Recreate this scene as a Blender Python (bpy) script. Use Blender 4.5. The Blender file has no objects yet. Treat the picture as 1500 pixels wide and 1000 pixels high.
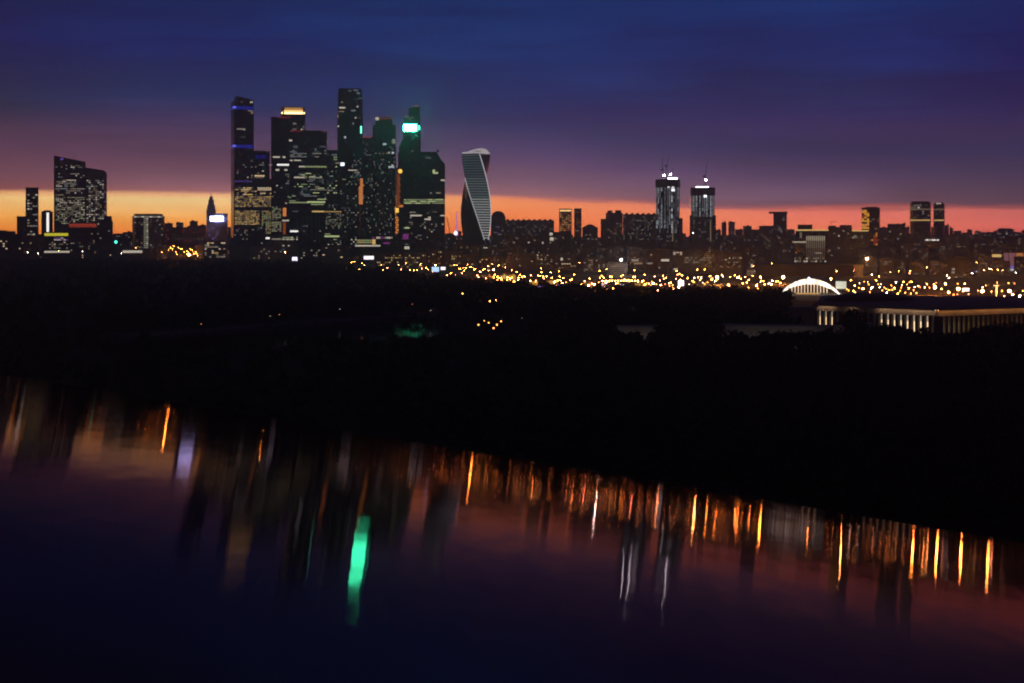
import bpy, math, random
from math import sin, cos, pi, radians, atan2, sqrt
C = bpy.context.scene.collection
S = bpy.context.scene

# ------------------------------------------------------------------ camera
F = 1500 * 50.0 / 36.0            # focal length in photo pixels
HOR, EYE = 343.0, 70.0            # horizon line of the photo, eye height in metres
cam = bpy.data.objects.new('camera', bpy.data.cameras.new('camera'))
C.objects.link(cam)
cam.location = (0, 0, EYE); cam.rotation_euler = (pi/2, 0, 0)
cam.data.lens = 50; cam.data.sensor_width = 36
cam.data.shift_y = -(500 - HOR) / 1500.0
cam.data.clip_start = 0.5; cam.data.clip_end = 60000
S.camera = cam
S.view_settings.view_transform = 'Standard'; S.view_settings.look = 'None'
S.view_settings.exposure = 0; S.view_settings.gamma = 1
S.render.engine = 'CYCLES'
cy = S.cycles
cy.use_denoising = True
try: cy.denoiser = 'OPENIMAGEDENOISE'
except Exception: pass
cy.max_bounces = 6; cy.diffuse_bounces = 2; cy.glossy_bounces = 3; cy.volume_bounces = 0
cy.transmission_bounces = 2; cy.caustics_reflective = False; cy.caustics_refractive = False
cy.use_light_tree = True
cy.filter_width = 2.0
HAZE = 1.2e-4   # extinction of the evening air per metre
cy.sample_clamp_indirect = 0; cy.sample_clamp_direct = 0

def lin(r, g, b):
    f = lambda c: (c/255/12.92) if c/255 <= .04045 else ((c/255+.055)/1.055)**2.4
    return (f(r), f(g), f(b), 1)

class N:
    """tiny node-graph helper"""
    def __init__(s, tree): s.t = tree; tree.nodes.clear()
    def n(s, kind, **kw):
        x = s.t.nodes.new(kind)
        for k, v in kw.items(): setattr(x, k, v)
        return x
    def l(s, a, b): s.t.links.new(a, b)
    def m(s, op, a, b=None, c=None, clamp=False):
        x = s.n('ShaderNodeMath', operation=op); x.use_clamp = clamp
        for i, v in enumerate((a, b, c)):
            if v is None: continue
            if isinstance(v, (int, float)): x.inputs[i].default_value = v
            else: s.l(v, x.inputs[i])
        return x.outputs[0]
    def mr(s, v, a, b, c=0., d=1., smooth=False):
        x = s.n('ShaderNodeMapRange'); x.clamp = True
        if smooth: x.interpolation_type = 'SMOOTHSTEP'
        s.l(v, x.inputs[0])
        for i, k in enumerate((a, b, c, d)): x.inputs[i+1].default_value = k
        return x.outputs[0]
    def ramp(s, v, stops, interp='LINEAR'):
        x = s.n('ShaderNodeValToRGB'); r = x.color_ramp; r.interpolation = interp
        while len(r.elements) < len(stops): r.elements.new(.5)
        for e, (p, c) in zip(r.elements, sorted(stops)):
            e.position = p; e.color = c if len(c) == 4 else (*c, 1)
        s.l(v, x.inputs[0]); return x.outputs[0]
    def mix(s, f, a, b, blend='MIX'):
        x = s.n('ShaderNodeMix', data_type='RGBA', blend_type=blend)
        for i, v in ((0, f), (6, a), (7, b)):
            if isinstance(v, (int, float, tuple)): x.inputs[i].default_value = v
            else: s.l(v, x.inputs[i])
        return x.outputs[2]

# ------------------------------------------------------------------ the dusk sky
W = bpy.data.worlds.new('World'); S.world = W; W.use_nodes = True
g = N(W.node_tree)
tc = g.n('ShaderNodeTexCoord'); sp = g.n('ShaderNodeSeparateXYZ'); g.l(tc.outputs['Generated'], sp.inputs[0])
X, Y, Z = sp.outputs
hyp = g.m('SQRT', g.m('ADD', g.m('MULTIPLY', X, X), g.m('MULTIPLY', Y, Y)))
v = g.m('MULTIPLY', g.m('DIVIDE', Z, hyp), F)                  # height above the horizon
az = g.m('ARCTAN2', X, Y)
px = g.m('MULTIPLY_ADD', az, F, 750.)
# stretched cloud noise in (azimuth, elevation)
cb = g.n('ShaderNodeCombineXYZ'); g.l(g.m('MULTIPLY', az, 5.), cb.inputs[0]); g.l(g.m('MULTIPLY', g.m('MINIMUM', v, 3000.), .013), cb.inputs[1])
n1 = g.n('ShaderNodeTexNoise'); n1.inputs['Scale'].default_value = 1.; n1.inputs['Detail'].default_value = 4; n1.inputs['Roughness'].default_value = .5
g.l(cb.outputs[0], n1.inputs['Vector'])
cb2 = g.n('ShaderNodeCombineXYZ'); g.l(g.m('MULTIPLY', az, 9.), cb2.inputs[0]); g.l(g.m('MULTIPLY', g.m('MINIMUM', v, 3000.), .06), cb2.inputs[1])
n2 = g.n('ShaderNodeTexNoise'); n2.inputs['Scale'].default_value = 1.; n2.inputs['Detail'].default_value = 3
g.l(cb2.outputs[0], n2.inputs['Vector'])
edge = g.mr(px, 650., 1150., 59., 38., True)
s0 = g.m('SUBTRACT', v, edge)
warp = g.m('MULTIPLY', g.m('SUBTRACT', n1.outputs[0], .5), g.mr(s0, 5., 120., 0., 75.))
warp2 = g.m('MULTIPLY', g.m('SUBTRACT', n2.outputs[0], .5), g.m('MULTIPLY', g.mr(s0, -30., 30., 7., 22.), g.mr(px, 600., 900., .7, 1.6)))
s = g.m('ADD', g.m('ADD', s0, warp), warp2)
t = g.m('DIVIDE', g.m('ADD', s, 60.), 460., clamp=True)
def T(y, e): return ((343 - y) - e + 60) / 460.
def cr(e, lst): return g.ramp(t, [(max(0, min(1, T(y, e))), lin(*c)) for y, c in lst])
TOP = (20, 26, 62)
c0 = cr(59, [(338, (246,140,50)), (318, (252,172,76)), (292, (255,206,130)), (285, (236,165,110)), (281, (138,78,78)), (262, (124,76,88)), (212, (96,56,82)), (168, (68,45,72)), (115, (48,38,72)), (62, (29,31,76)), (5, (22,32,72)), (-55, TOP)])
c1 = cr(59, [(343, (250,128,50)), (322, (255,170,78)), (294, (252,212,142)), (286, (240,175,125)), (281, (158,100,102)), (268, (140,94,106)), (235, (115,72,96)), (190, (84,54,90)), (115, (60,44,86)), (68, (36,40,94)), (5, (26,40,88)), (-55, TOP)])
c2 = cr(54, [(343, (246,118,60)), (322, (255,136,74)), (300, (255,150,92)), (294, (240,140,98)), (289, (158,105,112)), (272, (134,96,114)), (236, (104,72,106)), (182, (62,48,94)), (128, (46,48,99)), (80, (38,50,105)), (5, (30,48,104)), (-55, TOP)])
c3 = cr(38, [(343, (248,120,86)), (332, (252,128,95)), (312, (242,124,104)), (306, (180,95,90)), (300, (112,80,98)), (286, (106,82,104)), (232, (78,56,95)), (182, (42,44,90)), (135, (54,45,86)), (75, (38,45,98)), (5, (31,48,103)), (-55, TOP)])
c4 = cr(38, [(343, (208,93,84)), (332, (218,102,92)), (311, (210,106,100)), (306, (150,78,80)), (300, (88,66,82)), (286, (84,67,86)), (222, (64,48,80)), (163, (32,38,80)), (130, (36,35,76)), (60, (32,35,85)), (5, (24,36,82)), (-55, TOP)])
col = g.mix(g.mr(px, 8, 228), c0, c1)
col = g.mix(g.mr(px, 300, 753), col, c2)
col = g.mix(g.mr(px, 753, 1198), col, c3)
col = g.mix(g.mr(px, 1198, 1492), col, c4)
# soft darker cloud bodies
mott = g.mr(n1.outputs[0], .3, .7, .74, 1.16)
mott = g.m('MULTIPLY', mott, g.mr(n2.outputs[0], .3, .7, .9, 1.1))
mott = g.m('MAXIMUM', mott, g.mr(s0, 0., 20., 1., 0.))
mc = g.n('ShaderNodeCombineColor'); [g.l(mott, mc.inputs[i]) for i in range(3)]
col = g.mix(1., col, mc.outputs[0], 'MULTIPLY')
# the sky is seen through the haze: what lies beyond it is brighter than what reaches the lens
path = g.m('MINIMUM', g.m('DIVIDE', 560.*F, g.m('MAXIMUM', v, 1.)), 7300.)
gain = g.m('EXPONENT', g.m('MULTIPLY', path, HAZE*.75))
gc = g.n('ShaderNodeCombineColor'); [g.l(gain, gc.inputs[i]) for i in range(3)]
col = g.mix(1., col, gc.outputs[0], 'MULTIPLY')
# less of the warm light the haze itself will add in front of the upper sky
sub = g.ramp(g.mr(v, 0., 400.), [(.13, (0,0,0)), (.2, (.07,.02,.006)), (.3, (.115,.02,.008)), (.6, (.095,.013,.006)), (.86, (.06,.006,.002)), (1, (.0,.0,.0))])
col = g.mix(1., col, sub, 'SUBTRACT')
mx = g.n('ShaderNodeVectorMath', operation='MAXIMUM'); g.l(col, mx.inputs[0]); mx.inputs[1].default_value = (.002,.004,.02); col = mx.outputs[0]
# overhead and behind the viewer the night has already come
up = g.ramp(g.mr(v, 350., 2600.), [(0, lin(22, 28, 66)), (1, lin(9, 11, 28))])
col = g.mix(g.mr(v, 345., 620., smooth=True), col, up)
back = g.ramp(g.mr(v, 0., 2000.), [(0, lin(26, 24, 48)), (1, lin(9, 11, 28))])
col = g.mix(g.mr(g.m('ABSOLUTE', az), 1.0, 1.9, smooth=True), col, back)
bg = g.n('ShaderNodeBackground'); g.l(col, bg.inputs[0]); bg.inputs[1].default_value = 1.0
wo = g.n('ShaderNodeOutputWorld'); g.l(bg.outputs[0], wo.inputs[0])

# ------------------------------------------------------------------ materials
MATS = {}
def mat(name, col=(.1,.1,.1), rough=.8, emit=None, strength=1., metal=0., sample=False, spec=.5):
    if name in MATS: return MATS[name]
    m = bpy.data.materials.new(name); m.use_nodes = True
    p = m.node_tree.nodes['Principled BSDF']
    p.inputs['Base Color'].default_value = (*col[:3], 1)
    p.inputs['Roughness'].default_value = rough; p.inputs['Metallic'].default_value = metal
    p.inputs['Specular IOR Level'].default_value = spec
    if emit:
        p.inputs['Emission Color'].default_value = (*emit[:3], 1)
        p.inputs['Emission Strength'].default_value = strength
    m.cycles.emission_sampling = 'AUTO' if sample else 'NONE'
    MATS[name] = m; return m
def rough_mat(name, a, b, scale, rough=.95, spec=.2):
    """uneven natural surface: two tones broken up by noise"""
    if name in MATS: return MATS[name]
    m = bpy.data.materials.new(name); m.use_nodes = True; q = N(m.node_tree)
    tc = q.n('ShaderNodeTexCoord'); nz = q.n('ShaderNodeTexNoise'); nz.inputs['Scale'].default_value = scale; nz.inputs['Detail'].default_value = 5
    q.l(tc.outputs['Object'], nz.inputs['Vector'])
    p = q.n('ShaderNodeBsdfPrincipled'); q.l(q.ramp(nz.outputs[0], [(.35, a), (.65, b)]), p.inputs['Base Color'])
    p.inputs['Roughness'].default_value = rough; p.inputs['Specular IOR Level'].default_value = spec
    o = q.n('ShaderNodeOutputMaterial'); q.l(p.outputs[0], o.inputs[0]); MATS[name] = m; return m

def facade(name, wall, glass, fw=3.2, fh=3.4, wx=.25, wz=.35, rg=.12, lit=.04, litcol=(1,.75,.45), ls=.8, rw=.8, gspec=.5):
    """storeys of windows between piers; a few small rooms lit"""
    if name in MATS: return MATS[name]
    m = bpy.data.materials.new(name); m.use_nodes = True; q = N(m.node_tree)
    tc = q.n('ShaderNodeTexCoord'); sx = q.n('ShaderNodeSeparateXYZ'); q.l(tc.outputs['Object'], sx.inputs[0])
    x, y, z = sx.outputs
    nn = q.n('ShaderNodeSeparateXYZ'); q.l(tc.outputs['Normal'], nn.inputs[0])
    side = q.m('GREATER_THAN', q.m('ABSOLUTE', nn.outputs[0]), .72)
    u = q.m('ADD', q.m('MULTIPLY', x, q.m('SUBTRACT', 1., side)), q.m('MULTIPLY', y, side))
    cu = q.m('DIVIDE', q.m('ADD', u, 1000.), fw); cv = q.m('DIVIDE', z, fh)
    fu = q.m('FRACT', cu); fv = q.m('FRACT', cv)
    top = q.m('LESS_THAN', q.m('ABSOLUTE', nn.outputs[2]), .5)
    w = q.m('MULTIPLY', q.m('MULTIPLY', q.m('GREATER_THAN', fu, wx), q.m('GREATER_THAN', fv, wz)), top)
    cc = q.n('ShaderNodeCombineXYZ'); q.l(q.m('FLOOR', cu), cc.inputs[0]); q.l(q.m('FLOOR', cv), cc.inputs[1]); q.l(q.m('MULTIPLY', side, 7.3), cc.inputs[2])
    oi = q.n('ShaderNodeObjectInfo')
    wn = q.n('ShaderNodeTexWhiteNoise', noise_dimensions='4D'); q.l(cc.outputs[0], wn.inputs[0]); q.l(oi.outputs['Random'], wn.inputs[1])
    on = q.m('MULTIPLY', w, q.m('LESS_THAN', wn.outputs[0], lit*.8))
    sc = q.n('ShaderNodeSeparateColor'); q.l(wn.outputs[1], sc.inputs[0])
    nz = q.n('ShaderNodeTexNoise'); nz.inputs['Scale'].default_value = .06; q.l(tc.outputs['Object'], nz.inputs['Vector'])
    wallc = q.mix(nz.outputs[0], tuple(c*.65 for c in wall[:3])+(1,), tuple(min(1, c*1.35) for c in wall[:3])+(1,))
    glc = q.mix(sc.outputs[1], tuple(c*.5 for c in glass[:3])+(1,), tuple(c*1.5 for c in glass[:3])+(1,))
    p = q.n('ShaderNodeBsdfPrincipled')
    q.l(q.mix(w, wallc, glc), p.inputs['Base Color'])
    q.l(q.m('MULTIPLY_ADD', w, rg-rw, rw), p.inputs['Roughness'])
    p.inputs['Specular IOR Level'].default_value = gspec
    lc = q.mix(sc.outputs[2], (*litcol, 1), (.8, .92, 1, 1))
    q.l(lc, p.inputs['Emission Color'])
    q.l(q.m('MULTIPLY', on, q.m('MULTIPLY_ADD', sc.outputs[0], ls*.9, ls*.05)), p.inputs['Emission Strength'])
    o = q.n('ShaderNodeOutputMaterial'); q.l(p.outputs[0], o.inputs[0])
    m.cycles.emission_sampling = 'NONE'; MATS[name] = m; return m

# lit windows, signs and lamps
WARM, NEU, COOL, GOLD, LIME, ORNG = (1,.72,.42), (1,.88,.7), (.78,.9,1), (1,.62,.2), (.85,1,.45), (1,.42,.1)
EM = {}
for k, c, st in (('warm', WARM, .8), ('warm dim', WARM, .22), ('neutral', NEU, .62), ('neutral dim', NEU, .24), ('cool', COOL, .65), ('cool dim', COOL, .2),
                 ('gold', GOLD, .8), ('gold dim', GOLD, .45), ('lime', LIME, .6), ('lime dim', LIME, .3), ('amber', ORNG, .7), ('white', (1,.95,.9), 1.5),
                 ('grey dim', (.7,.85,.9), .09), ('ruby', (1,.05,.08), .28), ('blue', (.03,.04,1), .22), ('violet', (.35,.15,1), .4), ('magenta', (.8,.12,.75), .22)):
    EM[k] = mat('lit window ' + k, (.05,.05,.05), .3, c, st)

# ------------------------------------------------------------------ mesh helpers
class MB:
    def __init__(s): s.v = []; s.f = []
    def box(s, x0, x1, y0, y1, z0, z1):
        o = len(s.v)
        s.v += [(x0,y0,z0),(x1,y0,z0),(x1,y1,z0),(x0,y1,z0),(x0,y0,z1),(x1,y0,z1),(x1,y1,z1),(x0,y1,z1)]
        s.f += [tuple(o+i for i in q) for q in ((0,3,2,1),(4,5,6,7),(0,1,5,4),(1,2,6,5),(2,3,7,6),(3,0,4,7))]; return s
    def prism(s, pts, z0, z1=None, tops=None, cap=True):
        """polygon pts counter-clockwise seen from above; tops = own height per vertex"""
        n = len(pts); o = len(s.v)
        s.v += [(x, y, z0) for x, y in pts] + [(x, y, (tops[i] if tops else z1)) for i, (x, y) in enumerate(pts)]
        s.f += [(o+i, o+(i+1) % n, o+n+(i+1) % n, o+n+i) for i in range(n)]
        if cap: s.f += [tuple(o+n+i for i in range(n)), tuple(o+n-1-i for i in range(n))]
        return s
    def loft(s, rings, cap=True):
        n = len(rings[0]); o = len(s.v)
        for r in rings: s.v += list(r)
        for k in range(len(rings)-1):
            s.f += [(o+k*n+i, o+k*n+(i+1) % n, o+(k+1)*n+(i+1) % n, o+(k+1)*n+i) for i in range(n)]
        if cap: s.f += [tuple(o+n-1-i for i in range(n)), tuple(o+(len(rings)-1)*n+i for i in range(n))]
        return s
    def bar(s, a, b, r, n=6, r2=None):
        r2 = r if r2 is None else r2
        ax = [b[i]-a[i] for i in range(3)]; L = sqrt(sum(c*c for c in ax)) or 1e-6; ax = [c/L for c in ax]
        h = (0,0,1) if abs(ax[2]) < .9 else (1,0,0)
        u = [ax[1]*h[2]-ax[2]*h[1], ax[2]*h[0]-ax[0]*h[2], ax[0]*h[1]-ax[1]*h[0]]; l = sqrt(sum(c*c for c in u)); u = [c/l for c in u]
        w = [ax[1]*u[2]-ax[2]*u[1], ax[2]*u[0]-ax[0]*u[2], ax[0]*u[1]-ax[1]*u[0]]
        return s.loft([[tuple(p[j]+rr*(cos(2*pi*i/n)*u[j]+sin(2*pi*i/n)*w[j]) for j in range(3)) for i in range(n)] for p, rr in ((a, r), (b, r2))])
    def ball(s, c, r, n=8, m=5, sz=1.):
        return s.loft([[(c[0]+r*max(.02, sin(pi*k/m))*cos(2*pi*i/n), c[1]+r*max(.02, sin(pi*k/m))*sin(2*pi*i/n), c[2]-r*sz*cos(pi*k/m)) for i in range(n)] for k in range(m+1)])
    def mesh(s, name, m):
        me = bpy.data.meshes.new(name); me.from_pydata(s.v, [], s.f); me.update()
        if m: me.materials.append(m)
        return me
    def obj(s, name, m, parent=None, loc=(0,0,0), rz=0.):
        o = bpy.data.objects.new(name, s.mesh(name, m)); C.objects.link(o); o.location = loc; o.rotation_euler = (0,0,rz)
        if parent: o.parent = parent
        return o
def tag(o, label=None, cat=None, group=None, kind=None):
    if label: o['label'] = label
    if cat: o['category'] = cat
    if group: o['group'] = group
    if kind: o['kind'] = kind
    return o
def inst(name, me, parent=None, loc=(0,0,0), rz=0., sc=(1,1,1)):
    o = bpy.data.objects.new(name, me); C.objects.link(o); o.location = loc; o.rotation_euler = (0,0,rz); o.scale = sc
    if parent: o.parent = parent
    return o
def wx(p, D): return (p - 750) * D / F
def wz(y, D): return EYE - (y - HOR) * D / F
def smooth(o):
    for p in o.data.polygons: p.use_smooth = True
    return o
UNIT = {}
def unit(k, m=None, ch=.0):
    if k not in UNIT: UNIT[k] = MB().box(-.5,.5,-.5,.5,-.5,.5).mesh('window ' + k, m or EM[k])
    return UNIT[k]

class B:
    """one building: body mesh at its base centre, parts placed from photo pixels on its front plane"""
    ALL = []
    def __init__(s, name, label, x0, x1, top, D, dep=None, rot=0., m=None, body=None, group=None, cat='building', parapet=True, shape='box', base=None):
        s.D = D; s.pc = (x0+x1)/2; s.x0, s.x1, s.top = x0, x1, top
        Wd = (x1-x0)*D/F; r = radians(rot); s.r = r
        if dep is None: dep = min(Wd*.8, 45)
        s.w = (Wd - dep*abs(sin(r)))/cos(r) if rot else Wd
        if s.w < 4: s.w = 4
        s.dep = dep; s.h = wz(top, D); s.az = -atan2(wx(s.pc, D), D)
        s.loc = (wx(s.pc, D), D, 0); s.n = 0; s.extra = []; s.shape = shape
        w, d, h = s.w, s.dep, s.h
        mb = MB()
        if body: body(mb, s)
        elif shape == 'cyl':
            R = Wd/2; s.R = R; s.dep = 2*R
            mb.prism([(R*cos(2*pi*i/40), R*sin(2*pi*i/40)) for i in range(40)], -1, h)
        else:
            mb.box(-w/2, w/2, -d/2, d/2, -1, h)
            if parapet:
                q = .5
                mb.box(-w/2-.2, w/2+.2, -d/2-.2, -d/2+q, h+.01, h+1.3); mb.box(-w/2-.2, w/2+.2, d/2-q, d/2+.2, h+.01, h+1.3)
                mb.box(-w/2-.2, -w/2+q, -d/2+q+.01, d/2-q-.01, h+.01, h+1.3); mb.box(w/2-q, w/2+.2, -d/2+q+.01, d/2-q-.01, h+.01, h+1.3)
        s.o = mb.obj(name, m, None, s.loc, s.az + r)
        tag(s.o, label, cat, group); s.m = m; B.ALL.append(s)
    # photo pixel -> local coords
    def lx(s, p): return ((p - s.pc)*s.D/F - (s.dep/2*sin(s.r) if s.shape == 'box' else 0))/cos(s.r)
    def z(s, y): return wz(y, s.D)
    def part(s, name, mb, m, label=None):
        o = mb.obj(name, m, s.o)
        if label: o['label'] = label
        return o
    def win(s, xa, xb, ya, yb, k, name='window', off=0., t=.35):
        """one lit window / strip / sign between pixels xa..xb, ya..yb"""
        a, b = s.lx(xa), s.lx(xb); z0, z1 = s.z(yb), s.z(ya); c = (a+b)/2
        if s.shape == 'cyl':
            R = s.R; c = max(-R*.97, min(R*.97, c)); y = -sqrt(R*R - c*c) - off; rz = math.asin(c/R)
            wd = abs(b-a)/max(.3, cos(rz))
        else: y = -s.dep/2 - off; rz = 0; wd = abs(b-a)
        if name == 'window' and s.n >= 92:
            s.extra.append((c, y, (z0+z1)/2, wd, z1-z0, k, rz)); return
        if name == 'window': s.n += 1
        return inst(name, unit(k), s.o, (c, y, (z0+z1)/2), rz, (wd, t, z1-z0))
    def side(s, fa, fb, ya, yb, k, name='window', t=.35):
        """on the narrow visible side (left if rot>0): fractions 0 far .. 1 near"""
        sg = -1 if s.r > 0 else 1
        z0, z1 = s.z(yb), s.z(ya); y = s.dep*(.5 - (fa+fb)/2)
        return inst(name, unit(k), s.o, (sg*s.w/2, y, (z0+z1)/2), 0, (t, abs(fb-fa)*s.dep, z1-z0))
    def grid(s, xa, xb, ya, yb, nx, ny, p, ks, fw=.7, fh=.5, rnd=None, run=.0, maxr=4):
        rnd = rnd or random.Random(int(xa*13+ya*7)); dx, dy = (xb-xa)/nx, (yb-ya)/ny
        for j in range(ny):
            i = 0
            while i < nx:
                if rnd.random() < p:
                    L = 1
                    if rnd.random() < run: L = min(rnd.randint(2, maxr), nx-i)
                    s.win(xa+(i+(1-fw)/2)*dx, xa+(i+L-(1-fw)/2)*dx, ya+(j+(1-fh)/2)*dy, ya+(j+1-(1-fh)/2)*dy, rnd.choice(ks))
                    i += L
                else: i += 1
    def finish(s):
        """rooms beyond the first ninety or so: one mesh of many small lit windows"""
        if not s.extra: return
        mb = MB(); ks = []
        for c, y, z, wd, h, k, rz in s.extra:
            n0 = len(mb.f); t = .17
            pts = [(-wd/2, -t), (wd/2, -t), (wd/2, t), (-wd/2, t)]
            mb.prism([(c+a*cos(rz)-b*sin(rz), y+a*sin(rz)+b*cos(rz)) for a, b in pts], z-h/2, z+h/2)
            ks += [k]*(len(mb.f)-n0)
        o = mb.obj('small_windows', None, s.o); names = sorted(set(ks))
        for k in names: o.data.materials.append(EM[k])
        for p, k in zip(o.data.polygons, ks): p.material_index = names.index(k)
        o['kind'] = 'stuff'
    def roofbox(s, xa, xb, top, dd=.5, name='roof_hut', m=None):
        a, b = s.lx(xa), s.lx(xb); return s.part(name, MB().box(a, b, -s.dep*dd/2, s.dep*dd/2, s.h-.5, s.z(top)), m or s.m)
    def mast(s, x, ya, r=.35, name='antenna', m=None, k=None):
        a = s.lx(x); return s.part(name, MB().bar((a, 0, s.h-.5), (a, 0, s.z(ya)), r, 6, r*.4), m or METAL)
METAL = mat('dark painted steel', (.05,.05,.055), .5, metal=.6)
CONC = rough_mat('grey concrete', (.16,.15,.14), (.26,.25,.23), .3, .85)
# ------------------------------------------------------------------ facades
DG = facade('dark glass curtain wall', (.025,.028,.035), (.02,.025,.035), 3., 3.6, .12, .3, .08, .02, gspec=.6)
DG2 = facade('black glass tower skin', (.015,.016,.022), (.012,.015,.022), 4.2, 3.8, .1, .22, .1, .03, ls=.5, gspec=.5)
TEAL = facade('green black glass skin', (.02,.03,.03), (.015,.03,.03), 3.6, 3.7, .1, .25, .1, .015)
BRZ = facade('bronze glass skin', (.06,.035,.02), (.05,.028,.015), 3.6, 3.7, .12, .3, .15, .02)
MIR = facade('mirror glass skin', (.03,.03,.04), (.03,.03,.04), 3., 3.6, .08, .1, .04, .0, gspec=1.)
PAN = facade('pale panel apartment wall', (.24,.22,.2), (.03,.03,.04), 3.4, 3., .45, .5, .2, .08, ls=.7)
BRK = facade('brown brick apartment wall', (.12,.075,.055), (.03,.03,.035), 3.6, 3.1, .45, .5, .2, .07, ls=.6)
OFF = facade('grey office wall with window bands', (.13,.12,.12), (.03,.035,.045), 2.6, 3.5, .15, .45, .15, .05, ls=.5)
BEI = facade('beige stone office wall', (.3,.25,.19), (.05,.05,.05), 3.8, 3.8, .5, .45, .2, .08, ls=.5)
FAR = facade('far grey apartment wall', (.1,.09,.1), (.02,.02,.03), 5., 5.5, .4, .5, .3, .10, ls=.55)
RED = facade('dark red brick wall', (.1,.035,.03), (.03,.02,.02), 4., 3.4, .45, .5, .3, .04)
WALLD = rough_mat('dark plaster', (.05,.045,.045), (.09,.08,.075), .2, .9)
WALLP = rough_mat('pale plaster', (.3,.29,.27), (.42,.4,.37), .05, .85)
WW = ['neutral', 'neutral dim', 'cool dim', 'warm dim', 'neutral dim']
GW = ['gold', 'gold dim', 'warm', 'warm dim']
LW = ['lime', 'lime dim', 'neutral dim', 'grey dim', 'cool dim']

# ---- far left
b = B('residential_tower', 'slim dark tower far left, taller than its low neighbour, a few windows lit', 38, 56, 276, 3600, 26, m=BRK)
b.grid(40, 55, 284, 350, 4, 16, .22, WW, .8, .5)
b = B('apartment_block', 'low plain block leaning against the slim tower far left', 25, 39, 318, 3640, 22, m=BRK)
b = B('office_tower', 'narrow tower with one white vertical light strip, left of the wedge-roofed tower', 61, 77, 311, 3500, 24, m=DG)
b.win(68.2, 71.6, 312, 343, 'white', 'light_strip')
b.roofbox(64, 74, 308.5)
def wedge(mb, s):
    w, d = s.w, s.dep; L = lambda p: s.lx(p)
    p = [(L(81), -d/2), (L(125), -d/2), (L(125), d/2), (L(81), d/2)]
    mb.prism(p, -1, tops=[s.z(229.5), s.z(238), s.z(238), s.z(229.5)])
    q = [(L(125)+.05, -d/2+6), (L(151), -d/2+6), (L(155), -d/2+14), (L(155), d/2), (L(125)+.05, d/2)]
    mb.prism(q, -1, tops=[s.z(246), s.z(250), s.z(254), s.z(254), s.z(246)])
b = B('wedge_tower', 'wide office tower with slanted roof and hundreds of lit rooms, left part of skyline', 81, 155, 230, 3550, 46, m=OFF, body=wedge)
b.win(90, 94, 233, 236, 'violet', 'sign')
b.grid(83, 124, 240, 262, 12, 9, .16, WW, .6, .5, run=.1)
b.grid(84, 112, 264, 275, 10, 5, .6, WW, .8, .5, run=.5)
b.grid(83, 124, 276, 288, 14, 4, .3, WW, .7, .5, run=.3)
b.grid(83, 124, 289, 329, 15, 16, .62, ['neutral dim', 'warm dim', 'neutral', 'lime dim'], .7, .5)
b.grid(126, 154, 264, 330, 9, 24, .45, ['neutral dim', 'warm dim', 'neutral', 'cool dim'], .7, .5)
b.part('roof_crane', MB().bar((s0_ := b.lx(108), 0, b.h-8), (b.lx(112), 0, b.z(224)), .5, 5), METAL)
b = B('hotel', 'dark block with glowing red roof sign, in front of the wedge-roofed tower', 100, 145, 331, 3250, 40, m=BRK)
EM['redsign'] = mat('red roof letters', (.4,.05,.03), .4, (1,.11,.05), .42); rn = random.Random(2); [b.win(102.5+i*2.55, 104.4+i*2.55, 327.8+rn.uniform(0, .8), 331.6, 'redsign', 'roof_sign', off=.6) for i in range(15)]; b.win(102, 141, 332.3, 333.2, 'redsign', 'roof_sign', off=.6); b.part('sign_frame', MB().box(b.lx(102), b.lx(141), -b.dep/2+.4, -b.dep/2+1.6, b.h-.3, b.z(327.2)), METAL)
b.grid(104, 144, 338, 372, 14, 10, .05, ['warm dim', 'neutral dim'], .7, .5)
b = B('apartment_block', 'dark stepped block touching the right side of the red-signed block', 145.3, 165, 325, 3240, 34, m=RED)
b.roofbox(153, 163.5, 317); b.grid(146, 164, 330, 372, 6, 12, .05, WW)
b.grid(139, 154, 366, 371, 5, 2, .8, ['warm', 'gold dim'])
b = B('shopping_centre', 'low store with bright yellow fascia and purple shop lights, far left', 67, 99.5, 341, 3180, 30, m=DG)
b.win(66, 99, 342, 346, 'gold', 'fascia', off=.4, t=1.)
MATS['fascia yellow'] = fy = mat('fascia yellow', (.4,.35,.03), .4, (.9,.8,.05), .75); UNIT['fy'] = MB().box(-.5,.5,-.5,.5,-.5,.5).mesh('fascia panel', fy)
for c in b.o.children:
    if c.name.startswith('fascia'): c.data = UNIT['fy']
b.grid(79, 99, 348, 353, 6, 2, .8, ['neutral', 'violet', 'cool', 'magenta'], .8, .6); b.grid(72, 99, 354, 368, 8, 5, .3, WW)
b = B('bus_station', 'long low hall with a white lit canopy edge, under the yellow fascia', 60, 101, 366, 3130, 18, m=WALLD)
b.win(61, 101, 368, 370.6, 'neutral', 'canopy_light', off=.5); b.grid(53, 62, 368, 371, 3, 1, .9, ['warm dim'])
b = B('pavilion', 'short white-edged canopy pavilion at the foot of the round office', 179, 208.5, 366, 3130, 16, m=WALLD)
b.win(180, 208, 367.3, 370.8, 'neutral', 'canopy_light', off=.5)
b = B('old_block', 'dark rounded mass of a block at the left frame edge', -14, 30, 343, 3120, 40, m=BRK, parapet=False); b.roofbox(2, 22, 339)
b.grid(0, 30, 345, 370, 8, 7, .06, ['warm', 'warm dim'])
b = B('old_block', 'dark low block right of the frame-edge block, below the slim tower', 31, 64, 346, 3125, 40, m=BRK); b.grid(32, 62, 347, 366, 8, 5, .05, ['warm', 'warm dim'])

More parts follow.
